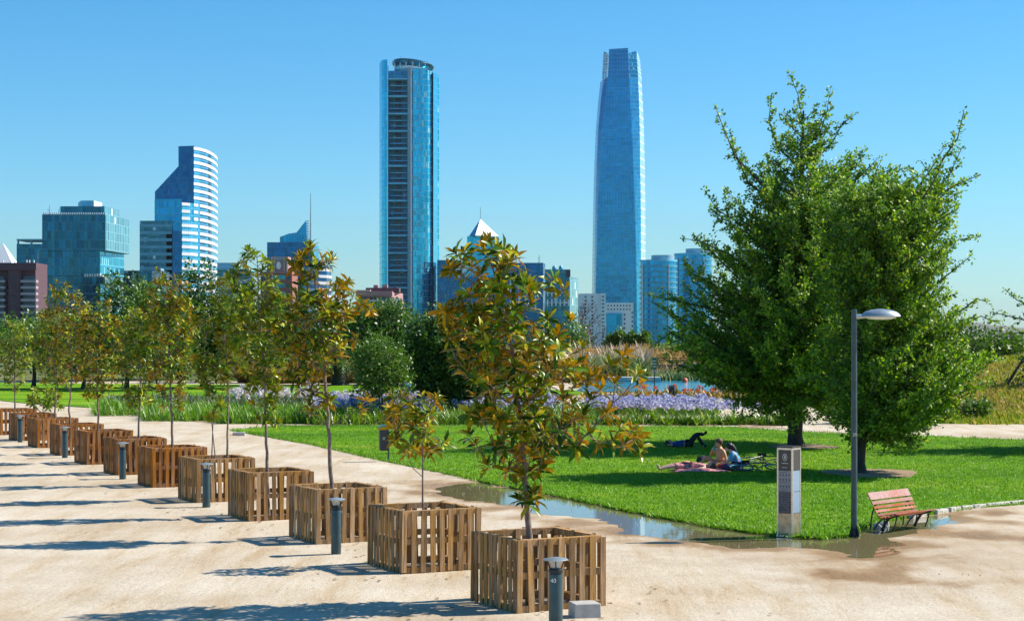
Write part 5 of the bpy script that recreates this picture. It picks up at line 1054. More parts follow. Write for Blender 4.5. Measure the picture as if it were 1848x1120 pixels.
# a leafless tree
rt_ = empty('bare_tree', (GX(1052, 300), 300, 0), 'leafless purplish tree beside the white apartment block', 'tree'); T = [np.array((GX(1052, 300), 300, z)) for z in np.linspace(-.5, 5, 12)]
tips = env_tips([(540, 1050, 1075), (560, 1040, 1082), (590, 1030, 1095), (615, 1028, 1098), (632, 1035, 1090)], 300, (0, 300), 420); nodes, nT, ends = connect(tips, T, .6, .9); branch_mesh(nodes, nT, .3, .032, M['twig_purple'], rt_, seg=3)
for i, (x, y, top) in enumerate(((1103, 645, 610), (1119, 645, 600), (1141, 645, 606), (1163, 643, 604))):
    bgtree(x, y, 0, [(top, x - 2, x + 2), (top + 12, x - 6, x + 6), (632, x - 5, x + 5)], 236, ['short narrow sapling beyond the bank, left of three more', 'tallest narrow sapling beyond the bank', 'narrow sapling below the low white block\'s right end', 'narrow sapling at the twin round towers\' foot'][i], 34, 'mid_leaf', .45, 24, .08, group='narrow saplings beyond the bank', clump=.45, base=hz_(GX(x, 234), 234, bank))
for i, (x0, x1, y0, y1, D_, lb) in enumerate(((1180, 1330, 637, 662, 215, 'green shrubs on the bank behind the wooden deck rail'), (1330, 1480, 610, 662, 200, 'green shrubs beyond the lake behind the conical tree'), (1650, 1760, 600, 655, 126, 'dark green shrubs on the crest of the hill'), (1740, 1850, 619, 652, 129, 'rounded green bush on the hill by the right border'), (1560, 1680, 600, 660, 127, 'green hill shrubs behind the broad tree'))):
    xm = (x0 + x1) / 2; bs = max(0, hz_(GX(xm, D_ - 2), D_ - 2, hill if D_ < 130 else bank) - .2)
    bgtree(xm, HY + (CH - bs) / D_ * F, 0, [(y0, xm - 18, xm + 18), ((y0 + y1) / 2, x0 + 6, x1 - 6), (y1, x0, x1)], D_, lb, 110, 'mid_leaf' if i != 2 else 'dark_leaf', D_ * .0022, 40, .1, name='shrub', group='shrubs beyond the lawn', base=bs)
for i, (x, y, s_) in enumerate(((1545, 767, 1.0), (1610, 765, .8), (1690, 762, .8), (1760, 762, .9), (1500, 769, .7))):
    X_, D_, _ = G(x, y); bgtree(x, y, 0, [(y - 26 * s_, x - 14, x + 14), (y - 14, x - 34 * s_, x + 34 * s_), (y - 3, x - 38 * s_, x + 38 * s_)], D_ + 2, ['leafy shrub between the two big trunks', 'leafy shrub right of the lamp post', 'low leafy shrub at the foot of the hill', 'rightmost low shrub at the foot of the hill', 'small leafy shrub beside the left big trunk'][i], 32, 'mid_leaf', .16, 36, .03, name='shrub', group='low shrubs along the far path', clump=.35)
broadleaf('leaning_tree', 0.5, [(1826, 722), (1820, 690), (1845, 650), (1880, 600)], [(600, 1860, 1960), (640, 1850, 1980), (680, 1850, 1950), (720, 1790, 1900)], 100.0, 'leaning dark tree on the hillside by the right border', 60, .2, 40, M['dark_leaf'], M['bark_dark'], .12, clump=.6)
# ------------------------------------------------------------------ palms
def palm(x, yb, D, trunk_h, r, nf, fl, label, mat):
    root = empty('palm_tree', (GX(x, D), D, 0), label, 'palm tree', 'palms across the far lawn'); q = MB()
    q.lathe([(r * 1.25, 0), (r, trunk_h * .15), (r * .92, trunk_h * .6), (r * 1.15, trunk_h * .9), (r * .6, trunk_h)], (0, 0, 0), 14); t = q.build('trunk', M['bark_dark'], root, smooth=True)
    for k in range(nf):
        az = k * 2.399 + R.random() * .3; el = 1.25 - 1.75 * (k / nf) + R.gauss(0, .1); L_ = fl * (0.8 + .35 * R.random()); n = 14; pts = []
        p = np.array([0, 0, trunk_h]); d = np.array([math.cos(az) * math.cos(el), math.sin(az) * math.cos(el), math.sin(el)])
        for j in range(n + 1): pts.append(p.copy()); p = p + d * L_ / n; d = d + np.array([0, 0, -.085]); d /= np.linalg.norm(d)
        pts = np.array(pts); idx = np.repeat(np.arange(1, n + 1), 4); T_ = np.gradient(pts, axis=0)[idx]; T_ /= np.linalg.norm(T_, axis=1, keepdims=True)
        side = np.tile([1, -1, 1, -1], n)[:, None] * np.cross(T_, [0, 0, 1]); dr = side + T_ * .7 + np.array([0, 0, -.25]) + NR.randn(len(idx), 3) * .12
        S = L_ * .24 * np.sin(np.clip(idx / n, .12, .97) * math.pi * .92 + .1).clip(.25, 1)
        Tt = np.array([(-.06, 0, 0), (.06, 0, 0), (0, 1, 0)]); V, FF = scatter(Tt, np.array([(0, 1, 2)]), frames(dr, np.cross(dr, T_) * 1.0), pts[idx] + NR.randn(len(idx), 3) * .02, S)
        me = np_mesh('frond', V, FF, mat); o = link(bpy.data.objects.new('frond', me), root)
palm(612, 694, F * CH / (695 - HY), 2.6, .55, 46, 3.2, 'thick trunked palm on the far lawn behind the leaning magnolia', M['mid_leaf'])
palm(765, 690, 152, 1.9, .5, 44, 2.9, 'feathery dark palm left of the dense dark tree', M['grey_leaf'])
palm(735, 690, 160, 2.0, .45, 40, 2.8, 'feathery palm standing just left of the dark palm', M['mid_leaf'])
palm(1070, 650, 250, .6, .3, 26, 2.4, 'low palm clump beyond the bank by the pavilion', M['bright_leaf'])
palm(1040, 655, 246, .5, .3, 26, 2.4, 'lower palm clump left of the leafless tree', M['mid_leaf'])
# ------------------------------------------------------------------ planting
st = dict(kind='stuff')
blades('bed_reeds', np.concatenate([at_band(175, 300, 738, 750, 600), at_band(260, 430, 745, 760, 1100), at_band(400, 575, 750, 765, 1500)]), 0.5, 0.05, M['bright_leaf'], 4, .15, .35, label='upright green strap leaves in the bed left of the lawn', cat='plants')
blades('bed_brush', at_band(200, 600, 722, 738, 1500), 0.45, 0.05, M['grey_leaf'], 5, .2, .7, label='brownish green low plants behind the strap leaves', cat='plants')
blades('flower_leaves', np.concatenate([at_band(575, 1060, 746, 767, 4300)]), 0.5, 0.05, M['lily_leaf'], 5, .16, .55, label='dark strap leaves under the lavender flowers', cat='plants')
blades('lily_leaves', at_band(1050, 1290, 741, 748, 900), 0.3, 0.05, M['lily_leaf'], 4, .2, .5, label='strap leaves below the lavender flowers by the lake', cat='plants')
def heads(name, pts, hz, r, mat, label, n=26, pet=.05, stem=True):
    """round flower heads on stems"""
    pts = np.asarray(pts); k = len(pts); h = hz * (1 + NR.randn(k) * .14); c = pts + np.stack([NR.randn(k) * .1, NR.randn(k) * .1, h], 1)
    idx = np.repeat(np.arange(k), n); d = NR.randn(k * n, 3); d[:, 2] += .35; d /= np.linalg.norm(d, axis=1, keepdims=True)
    V, FF = scatter(np.array([(-.35, .0, 0), (.35, 0, 0), (.45, 1, 0), (-.45, 1, 0)]), np.array([(0, 1, 2), (0, 2, 3)]), frames(d, NR.randn(k * n, 3)), c[idx] + d * r * .45, np.full(k * n, r * .75) * (.7 + .6 * NR.rand(k * n)))
    o = link(bpy.data.objects.new(name, np_mesh(name, V, FF, mat))); tag(o, label, 'flowers', None, 'stuff')
heads('lavender_flowers', np.concatenate([at_band(590, 720, 742, 760, 170), at_band(700, 790, 746, 762, 120), at_band(820, 1010, 742, 760, 210), at_band(560, 640, 742, 758, 70)]), 0.75, .12, M['lavender'], 'lavender blue ball flowers in the bed behind the lawn')
heads('white_flowers', np.concatenate([at_band(420, 520, 726, 738, 130), at_band(610, 860, 738, 752, 240), at_band(540, 572, 726, 738, 60)]), 0.8, .12, M['white_petal'], 'white ball flowers scattered in the bed behind the lawn')
heads('lavender_flowers', at_band(1060, 1285, 741, 752, 400), 0.62, .12, M['lavender'], 'lavender blue ball flowers in the band before the lake')
heads('lavender_flowers', at_band(1170, 1420, 752, 757, 60), 0.6, .12, M['lavender'], 'few lavender flowers leaning over the narrow middle path')
heads('white_flowers', at_band(1040, 1330, 742, 750, 130), 0.5, .11, M['white_petal'], 'pale flowers along the front of the lakeside band')
blades('canna_leaves', at_band(1150, 1420, 722, 732, 1500), 0.5, 0.16, M['canna_leaf'], 3, .2, .35, label='yellow and orange green canna leaves by the lake', cat='plants')
blades('lakeside_shrub', at_band(1060, 1200, 722, 732, 1100), 0.45, 0.10, M['canna_leaf'], 4, .25, .8, label='low yellow brown shrubs by the water left of the cannas', cat='plants')
heads('canna_flowers', at_band(1150, 1330, 722, 730, 34), 0.78, .11, M['orange_petal'], 'orange canna flowers standing above the leaves', 14)
blades('far_reeds', at_band(1190, 1420, 683, 687, 2400), 0.6, 0.10, M['reed'], 4, .35, .3, label='reeds on the far shore below the retaining wall', cat='reeds')
blades('pampas_leaves', at_band(1050, 1172, 676, 684, 1500), 1.5, 0.11, M['reed'], 5, .5, .45, label='tall pampas grass leaves beyond the dock', cat='grass')
blades('pampas_plumes', at_band(1000, 1172, 670, 682, 800), 2.1, 0.26, M['plume'], 1, .4, .12, label='pale pampas plumes above the tall grass', cat='grass')
# golden grass domes, one thing each
gi = 0
for x, y, r_, h_ in ((735, 688, 1.9, 2.1), (715, 690, 1.2, 1.4), (758, 687, 1.5, 1.6), (640, 690, 1.4, 1.6), (588, 690, 1.5, 1.8), (560, 690, 1.2, 1.2), (530, 690, 1.3, 1.5), (470, 690, 1.5, 1.5), (445, 690, 1.2, 1.4), (505, 691, 1.2, 1.2), (1000, 690, 1.6, 1.6), (960, 689, 1.5, 1.4), (1040, 689, 1.4, 1.6)):
    X_, D_, _ = G(x, y); root = empty('straw_clump', (X_, D_, 0), ['tallest golden grass mound left of the dark palm', 'small golden grass mound before the tallest one', 'golden grass mound at the foot of the dark palm', 'golden grass mound right of the thick palm trunk', 'golden grass mound left of the thick palm trunk', 'low golden mound seen right under the leaning magnolia', 'golden mound seen between the third and fourth magnolias', 'golden mound seen behind the fourth magnolia trunk', 'golden mound seen left of the fourth magnolia trunk', 'lowest golden mound behind the magnolia row', 'golden mound seen through the bushiest magnolia', 'golden mound behind the bushiest magnolia trunk', 'golden mound left of the pampas grass'][gi], 'ornamental grass', 'golden grass mounds past the far lawn'); gi += 1
    n = 260; a = NR.rand(n) * 6.28; rr = np.sqrt(NR.rand(n)) * r_ * .5; pts = np.stack([np.cos(a) * rr, np.sin(a) * rr], 1)
    blades('grass_blades', pts, h_, .12, M['straw'], 4, .1, .55, bend=.5, parent=root)
# green lily clumps along the far lawn edge
ORD = ['first', 'second', 'third', 'fourth', 'fifth', 'sixth', 'seventh', 'eighth', 'ninth', 'tenth', 'eleventh', 'twelfth', 'thirteenth']
for i in range(13):
    x = 1096 + i * 27 + R.uniform(-4, 4); X_, D_, _ = G(x, 766 + R.uniform(-1, 1.5)); root = empty('lily_clump', (X_, D_, 0.02), 'glossy strap leaved clump, ' + ORD[i] + ' from the left in the row along the far lawn edge', 'plant', 'lily clumps edging the far side of the lawn')
    n = 46; pts = NR.randn(n, 2) * np.array([.26, .2]); blades('leaves', pts, .40 + .10 * R.random(), .05, M['lily_leaf'], 4, .05, .75, bend=.6, parent=root)
# ------------------------------------------------------------------ path furniture
def text(body, size, mat, parent, mtx, name='number', extr=0.001):
    cu = bpy.data.curves.new(name, 'FONT'); cu.body = body; cu.size = size; cu.extrude = extr; cu.align_x = 'CENTER'; cu.align_y = 'CENTER'; cu.materials.append(mat)
    t = bpy.data.objects.new(name, cu); sc.collection.objects.link(t); bpy.context.view_layer.update()
    dg = bpy.context.evaluated_depsgraph_get(); me = bpy.data.meshes.new_from_object(t.evaluated_get(dg)); bpy.data.objects.remove(t)
    o = link(bpy.data.objects.new(name, me), parent); o.matrix_local = mtx; return o
def build_bollard():
    r = bpy.data.objects.new('light_bollard', None); r.empty_display_size = .2; link(r)
    q = MB(); q.lathe([(.088, 0), (.088, .76), (.084, .775)], (0, 0, 0), 24); q.build('shaft', M['pole_paint'], r, smooth=True)
    q = MB(); q.lathe([(.078, .775), (.078, .79), (.092, .795), (.092, .835), (.07, .85)], (0, 0, 0), 24); q.build('collar', M['iron'], r, smooth=True)
    q = MB(); q.lathe([(.052, .85), (.062, .90), (.09, .945), (.088, .95)], (0, 0, 0), 18); q.build('reflector', M['lamp_metal'], r, smooth=True)
    for k in range(3):
        a = k * 2.094 + .5; q = MB(); q.tube([(.078 * math.cos(a), .078 * math.sin(a), .83), (.13 * math.cos(a), .13 * math.sin(a), .955)], .008, 6); q.build('strut', M['iron'], r)
    q = MB(); q.lathe([(.155, .952), (.160, .958), (.150, .966), (.06, .985), (.012, .992)], (0, 0, 0), 28); q.build('cap', M['lamp_metal'], r, smooth=True)
    return r
bl = build_bollard(); bp_ = [(0.55, 23.0), (-3.04, 31.6), (-6.77, 40.5), (-10.36, 48.65), (-14.0, 57.25), (-17.7, 65.8)]
bn = ['bollard light numbered 40 in front of the nearest pallet crate', 'bollard light in front of the leaning magnolia\'s crate', 'bollard light between the fourth and fifth crates', 'bollard light in front of the seventh crate', 'bollard light in front of the ninth crate', 'farthest bollard light, near the left border']
for i, (x, y) in enumerate(bp_):
    o = bl if i == 0 else dup(bl); o.location = (x, y, 0); o.rotation_euler = (0, 0, R.random() * 2); tag(o, bn[i], 'bollard', 'bollard lights along the crates')
bl.rotation_euler = (0, 0, 0)
text('40', .075, M['white_print'], bl, Matrix.Translation((-.032, -.0845, .70)) @ Matrix.Rotation(math.radians(-20), 4, 'Z') @ Matrix.Rotation(math.radians(90), 4, 'X'))
# concrete block by the first bollard and stone block on the path
def block(x, y, w_, d_, h_, rz, label, name='concrete_block'):
    X_, D_, _ = G(x, y); q = MB(); q.box((0, 0, h_ / 2), (w_, d_, h_), taper=.97); o = q.build(name, M['concrete']); o.location = (X_, D_ + d_ / 2, -.01); o.rotation_euler = (0, 0, rz)
    bv = o.modifiers.new('edge', 'BEVEL'); bv.width = .012; bv.segments = 2; return tag(o, label, 'block')
block(1056, 1116, .37, .34, .21, .25, 'small grey concrete block beside the bollard numbered 40')
block(430, 786, .48, .3, .14, .1, 'grey stone block lying on the path at the lawn tip')
# pillar sign
X_, D_, _ = G(1427, 969); root = empty('pillar_sign', (X_, D_ + .22, 0.0), 'square steel and dark enamel pillar sign at the lawn corner', 'sign', rz=math.radians(-37)); S_ = .325
q = MB(); q.box((0, 0, .82), (S_ - .03, S_ - .03, 1.64)); q.build('core', M['panel_dark'], root)
for sx_, sy_ in ((-1, -1), (1, -1), (1, 1), (-1, 1)): q = MB(); q.box((sx_ * (S_ / 2 - .012), sy_ * (S_ / 2 - .012), .83), (.03, .03, 1.66)); q.build('corner_post', M['steel'], root)
q = MB(); q.box((0, 0, 1.69), (S_ + .01, S_ + .01, .03)); q.build('cap', M['panel_dark'], root)
q = MB(); q.box((0, 0, 1.655), (S_ - .004, S_ - .004, .035)); q.build('top_trim', M['steel'], root)
q = MB(); q.box((0, 0, .02), (S_ + .02, S_ + .02, .035)); q.build('base', M['steel'], root)
M['blue_steel'] = plain('satin_steel_sky_tint', (0.30, 0.42, 0.56), 0.32, 0.35, scale=5, var=.05)  # sky's blue reflection put into the steel's base colour
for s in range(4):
    rt = Matrix.Rotation(s * math.pi / 2, 4, 'Z'); lit = s == 0  # only the first side carries print
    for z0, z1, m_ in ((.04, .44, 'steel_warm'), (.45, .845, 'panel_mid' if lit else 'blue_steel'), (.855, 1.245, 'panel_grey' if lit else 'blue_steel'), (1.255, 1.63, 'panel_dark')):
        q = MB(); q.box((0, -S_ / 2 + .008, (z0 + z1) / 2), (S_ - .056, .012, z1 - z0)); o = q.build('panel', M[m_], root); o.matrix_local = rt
# the printed face looks left of the camera
fy = -S_ / 2 + .0015
face = Matrix.Rotation(0, 4, 'Z')
q = MB(); n = 28; ring = []
for k in range(n):
    t = 2 * math.pi * k / n; ring += [(math.cos(t) * .042, fy - .002, 1.50 + math.sin(t) * .062), (math.cos(t) * .050, fy - .002, 1.50 + math.sin(t) * .070)]
q.add(ring, [(2 * k, 2 * k + 1, (2 * k + 3) % (2 * n), (2 * k + 2) % (2 * n)) for k in range(n)])
q.box((0, fy - .002, 1.535), (.03, .002, .008)); q.box((-.014, fy - .002, 1.505), (.007, .002, .055)); q.box((.014, fy - .002, 1.505), (.007, .002, .055)); q.box((0, fy - .002, 1.475), (.026, .002, .016)); q.box((0, fy - .002, 1.51), (.006, .002, .04))
q.build('emblem', M['white_print'], root)
def printlines(z, w_, n, mat, h=.010):
    q = MB(); x = -w_ / 2
    for k in range(n):
        l = w_ / n * R.uniform(.55, .9); q.box((x + l / 2, fy - .0015, z + R.uniform(-.001, .001)), (l, .002, h * R.uniform(.7, 1))); x += w_ / n
    q.build('printed_line', mat, root)
printlines(1.385, .14, 11, M['white_print'], .013); printlines(1.305, .11, 9, M['white_print'], .009)
q = MB()
for r_, z in enumerate((1.17, 1.08, .95)):
    for k in range(4):
        x = -.093 + k * .062; q.box((x, fy - .0015, z), (.022, .002, .028)); q.box((x, fy - .0015, z - .03), (.034, .002, .004))
for z in (1.215, 1.03, .885): q.box((-.03, fy - .0015, z), (.14, .002, .006))
q.build('pictogram_rows', M['black_print'], root, kind='stuff')
q = MB()
for r_ in range(7):
    for k in range(6):
        if R.random() < .82: q.box((-.105 + k * .042, fy - .0015, .80 - r_ * .048), (.024, .002, .028))
q.build('pictogram_rows', M['black_print'], root, kind='stuff')
# lamp post
X_, D_, _ = G(1541.5, 968); root = empty('street_lamp', (X_, D_, 0), 'slim blue grey lamp post with a pale oval head, numbered 39', 'street lamp'); H_ = GZ(559, D_)
q = MB(); q.lathe([(.06, 0.01), (.057, 2), (.052, H_), (.02, H_ + .01)], (0, 0, 0), 20); q.build('pole', M['pole_paint'], root, smooth=True)
q = MB(); q.lathe([(.10, 0), (.10, .02), (.068, .03), (.066, .16), (.058, .17)], (0, 0, 0), 20); q.build('base_plate', M['iron'], root, smooth=True)
for k in range(4): a = k * math.pi / 2 + .5; q = MB(); q.add([(math.cos(a) * .06, math.sin(a) * .06, .02), (math.cos(a) * .13, math.sin(a) * .13, .02), (math.cos(a) * .06, math.sin(a) * .06, .24)], [(0, 1, 2)]); q.add([(math.cos(a) * .06 - math.sin(a) * .008, math.sin(a) * .06 + math.cos(a) * .008, .02), (math.cos(a) * .13 - math.sin(a) * .008, math.sin(a) * .13 + math.cos(a) * .008, .02), (math.cos(a) * .06 - math.sin(a) * .008, math.sin(a) * .06 + math.cos(a) * .008, .24)], [(0, 1, 2)]); q.build('rib', M['iron'], root)
q = MB(); q.tube([(.03, 0, H_ - .13), (.22, 0, H_ - .12)], [.05, .04], 12); q.build('arm', M['lamp_metal'], root, smooth=True)
def ell(mb, c, rx, ry, prof, n=32):
    vs = []; 
    for r_, z in prof: vs += [(c[0] + rx * r_ * math.cos(2 * math.pi * k / n), c[1] + ry * r_ * math.sin(2 * math.pi * k / n), c[2] + z) for k in range(n)]
    fs = [(i * n + k, i * n + (k + 1) % n, (i + 1) * n + (k + 1) % n, (i + 1) * n + k) for i in range(len(prof) - 1) for k in range(n)]; fs += [tuple(range(n - 1, -1, -1)), tuple((len(prof) - 1) * n + k for k in range(n))]; mb.add(vs, fs)
q = MB(); ell(q, (.50, 0, H_ - .13), .385, .19, [(.97, 0), (1, .012), (.93, .05), (.75, .10), (.45, .135), (.15, .148), (.01, .15)]); q.build('head', M['lamp_metal'], root, smooth=True)
q = MB(); ell(q, (.50, 0, H_ - .13), .30, .15, [(.3, -.055), (.7, -.045), (.95, -.02), (1, -.002)]); q.build('lens', M['lens'], root, smooth=True)
text('39', .085, M['white_print'], root, Matrix.Translation((.0, -.0605, GZ(784, D_))) @ Matrix.Rotation(math.radians(90), 4, 'X'))
# bench
e1 = Vector((.68, .733, 0)); e2 = Vector((.733, -.68, 0)); N0 = Vector((7.13, 35.45, 0.0)); root = empty('park_bench', N0, 'reddish slatted bench on dark iron legs by the puddle at the lawn kerb', 'bench'); BL = 1.5
def bp3(u, a, z): return e1 * u + e2 * a + Vector((0, 0, z))
prof = [(-.245, .66, .17, 'bench_pink'), (-.175, .535, .075, 'bench_pink'), (-.135, .450, .06, 'bench_wood'), (-.10, .375, .055, 'bench_wood'), (-.055, .305, .055, 'bench_wood'), (.01, .262, .055, 'bench_wood'), (.085, .268, .06, 'bench_wood'), (.165, .29, .065, 'bench_wood'), (.25, .318, .07, 'bench_wood'), (.335, .345, .07, 'bench_wood')]
for i, (a, z, w_, m_) in enumerate(prof):
    j0, j1 = prof[max(i - 1, 0)], prof[min(i + 1, len(prof) - 1)]; t = (e2 * (j1[0] - j0[0]) + Vector((0, 0, j1[1] - j0[1]))).normalized(); nr = e1.cross(t).normalized()
    q = MB(); rm = Matrix((e1, t, nr)).transposed(); q.box(tuple(bp3(BL / 2, a, z)), (BL, w_ * .9, .024), rot=rm); o = q.build('slat', M[m_], root)
for u in (.14, BL - .14):
    q = MB(); q.tube([bp3(u, p[0], p[1]) - Vector((0, 0, .028)) + e2 * (-.015 if p[1] > .4 else 0) for p in prof], .017, 6); q.build('side_frame', M['iron'], root)
    for pts in ([(-.2, .5), (-.27, .25), (-.30, 0)], [(-.02, .24), (-.14, .12), (-.22, 0)], [(.02, .24), (.0, .1), (.0, 0)], [(.12, .26), (.02, .12), (-.04, 0)], [(.30, .32), (.26, .15), (.20, 0)]):
        q = MB(); q.tube([bp3(u, a, z) for a, z in pts], .014 if pts[0][0] != .12 else .028, 6); q.build('leg', M['iron'], root)
# kerb stones
root = bpy.data.objects.new('kerb', None); link(root); root['kind'] = 'structure'
for (xa, ya, xb, yb_) in ((1580, 953, 1600, 947), (1643, 934, 1668, 930), (1687, 927, 1708, 923.5), (1712, 923, 1731, 920), (1733, 920, 1753, 917.5), (1755, 917.5, 1777, 915.5), (1778, 915, 1820, 911), (1822, 911, 1850, 908.5), (1852, 908.5, 1885, 906)):
    a, b_ = Vector(G(xa, ya)), Vector(G(xb, yb_)); d = (b_ - a); q = MB(); q.box((0, 0, 0), (d.length, .13, .12), taper=.95); o = q.build('stone', M['kerb'], root)
    o.location = (a + b_) / 2 + Vector((0, 0, .03)); o.rotation_euler = (R.gauss(0, .03), R.gauss(0, .02), math.atan2(d.y, d.x)); bv = o.modifiers.new('edge', 'BEVEL'); bv.width = .02; bv.segments = 2
# bins
M['bin_body'] = plain('dark_bin', (0.035, 0.035, 0.045), 0.45, scale=5); M['bin_lid'] = plain('teal_lid', (0.02, 0.20, 0.22), 0.3, scale=5)
def bin_(x, y, label, s=1.0):
    X_, D_, _ = G(x, y); root = empty('litter_bin', (X_, D_, 0), label, 'litter bin', 'litter bins of the park', rz=.2)
    q = MB(); q.tube([(.14, .02, 0), (.14, .02, .55)], .03, 10); q.build('post', M['pole_paint'], root)
    q = MB(); q.box((0, 0, .68 * s), (.28, .26, .66 * s), taper=1.06); o = q.build('body', M['bin_body'], root); bv = o.modifiers.new('edge', 'BEVEL'); bv.width = .02
    q = MB(); vs = [];
    for j in range(9):
        t = math.pi * j / 8; vs += [(-math.cos(t) * .165, -.15, 1.02 * s + math.sin(t) * .10), (-math.cos(t) * .165, .15, 1.02 * s + math.sin(t) * .10)]
    q.add(vs, [(2 * j, 2 * j + 1, 2 * j + 3, 2 * j + 2) for j in range(8)] + [tuple(range(0, 18, 2)), tuple(range(17, 0, -2))]); q.build('lid', M['bin_lid'], root)
    q = MB(); q.box((-.02, -.14, .72 * s), (.08, .006, .09)); q.build('badge', M['panel_grey'], root)
bin_(693, 833, 'dark litter bin with a teal lid on the near lawn edge'); bin_(857, 734, 'litter bin with teal lid behind the lavender flowers', .9); bin_(1212, 730, 'dark litter bin between the orange cannas by the lake', 1.0)
# green sign by the lake
X_, D_, _ = G(1181, 718); root = empty('lake_sign', (X_, D_, 0), 'narrow green sign with white lines on a dark post by the lake', 'sign'); zt = lambda y: GZ(y, D_)
q = MB(); q.tube([(0, 0, 0), (0, 0, zt(668))], .035, 8); q.build('post', M['iron'], root); M['sign_green'] = plain('sign_green', (0.01, 0.13, 0.09), 0.5)
q = MB(); q.box((0, 0, (zt(645) + zt(667)) / 2), (.27, .04, zt(645) - zt(667))); q.build('panel', M['sign_green'], root); q = MB(); q.box((0, 0, (zt(667.3) + zt(673)) / 2), (.27, .04, zt(667.3) - zt(673))); q.build('lower_panel', M['lamp_metal'], root)
for y in (651, 656, 661): q = MB(); q.box((0, -.023, zt(y)), (.21, .006, .03)); q.build('printed_line', M['white_print'], root)
X_, D_, _ = G(1120, 716); root = empty('info_board', (X_, D_, 0), 'pale low board on a brown post by the lake', 'board'); q = MB(); q.box((.1, 0, .3), (.52, .12, .62)); q.build('panel', M['lamp_metal'], root); q = MB(); q.box((-.2, 0, .55), (.12, .12, 1.1)); q.build('post', M['bark'], root)
# dock, wall, rail
D_ = 158; q = MB(); pb(q, 955, 1193, 680.5, 688.5, D_, 3.0); o = q.build('dock', M['concrete']); tag(o, 'long flat concrete dock along the water', 'dock')
root = empty('retaining_wall', (GX(1260, 174), 174, 0), 'grey retaining wall with a reddish coping and thin railing beyond the lake', 'wall'); 
def wpart(name, mat, x0, x1, y0, y1, D, dep): q = MB(); pb(q, x0, x1, y0, y1, D, dep); o = q.build(name, mat); put(o, root)
wpart('wall', M['grey_clad'], 1184, 1460, 659.5, 690, 174, 1.2); wpart('coping', M['brick_pink'], 1184, 1232, 657, 659.3, 173.6, 1.6); wpart('coping', M['concrete'], 1232.2, 1460, 655, 659.3, 173.6, 1.6)
for k in range(12): wpart('rail_post', M['pole_paint'], 1186 + k * 21, 1187.5 + k * 21, 645, 654.9, 174, .1)
wpart('rail', M['pole_paint'], 1184, 1425, 645.3, 646.2, 173.9, .08); wpart('rail', M['pole_paint'], 1184, 1425, 650, 650.8, 173.9, .08)
for x, y, m_, lb in ((1236, 689.5, 'orange_petal', 'orange buoy floating on the lake'), (1297, 690.5, 'bright_leaf', 'green buoy floating on the lake'), (1298, 697, 'orange_petal', 'orange buoy nearest the cannas')):
    X_, D2, _ = G(x, y); q = MB(); q.lathe([(.05, -.1), (.24, 0), (.26, .12), (.2, .28), (.08, .36), (.02, .38)], (0, 0, 0), 14); o = q.build('buoy', plain('buoy_' + m_, (0.8, .12, .03) if m_[0] == 'o' else (.03, .5, .12), .4), smooth=True); o.location = (X_, D2, 0.02); tag(o, lb, 'buoy')
# platform on the hill and stake, lamp on hill
D_ = 104; z_ = hz_(GX(1835, D_), D_); q = MB(); q.box((GX(1860, D_), D_ + 1, GZ(694, D_) - .25), (4.6, 2.5, .5)); o = q.build('viewing_platform', M['concrete']); tag(o, 'flat concrete platform edge on the hillside', 'platform')
root = empty('hill_lamp', (GX(1785, 150), 150, 0), 'thin dark lamp post beyond the hill crest', 'street lamp'); q = MB(); q.tube([(0, 0, 0), (0, 0, GZ(594, 150))], .06, 6); q.build('pole', M['iron'], root); q = MB(); q.box((-.2, 0, GZ(594, 150)), (.5, .12, .06)); q.build('head', M['iron'], root)
X_, D_, _ = G(688, 763); q = MB(); q.tube([(X_ - .08, D_, 0), (X_ - .08, D_, 1.9)], .03, 6); o = q.build('tree_stake', M['bark_dark']); tag(o, 'dark stake beside the small leafy green tree', 'stake')
X_, D_, _ = G(1695, 770); q = MB(); q.tube([(X_, D_ + 4, 0), (X_, D_ + 4, 1.9)], .07, 8); o = q.build('wooden_post', M['bark_dark']); tag(o, 'short dark wooden post at the foot of the hill', 'post')
# ------------------------------------------------------------------ people
M['skin'] = plain('skin', (0.60, 0.31, 0.18), 0.5, var=.06); M['skin_pale'] = plain('pale_skin', (0.62, 0.36, 0.28), 0.5, var=.05); M['hair_brown'] = plain('brown_hair', (0.10, 0.05, 0.025), 0.6, var=.3, scale=30)
M['hair_dark'] = plain('dark_hair', (0.02, 0.014, 0.012), 0.5, var=.3, scale=30); M['cloth_blue'] = plain('light_blue_cloth', (0.10, 0.36, 0.62), 0.8, var=.15, scale=9); M['denim'] = plain('blue_cloth', (0.025, 0.07, 0.28), 0.85, var=.2, scale=9)
M['cloth_black'] = plain('black_cloth', (0.018, 0.018, 0.022), 0.8, var=.3, scale=9); M['cloth_red'] = plain('red_cloth', (0.55, 0.02, 0.03), 0.7, var=.15, scale=9); M['cloth_pink'] = plain('pink_patterned_cloth', (0.55, 0.22, 0.22), 0.8, var=.6, scale=16)
M['teal_bottle'] = plain('teal_bottle', (0.02, 0.42, 0.40), 0.25); M['tyre'] = plain('tyre', (0.02, 0.02, 0.022), 0.7); M['cyan_paint'] = plain('cyan_paint', (0.06, 0.42, 0.52), 0.35, .3); M['bike_black'] = plain('black_paint', (0.02, 0.03, 0.05), 0.35, .2); M['denim2'] = plain('navy_cloth', (0.03, 0.04, 0.12), 0.85); M['white_cloth'] = plain('white_cloth', (.6, .6, .65), .8)
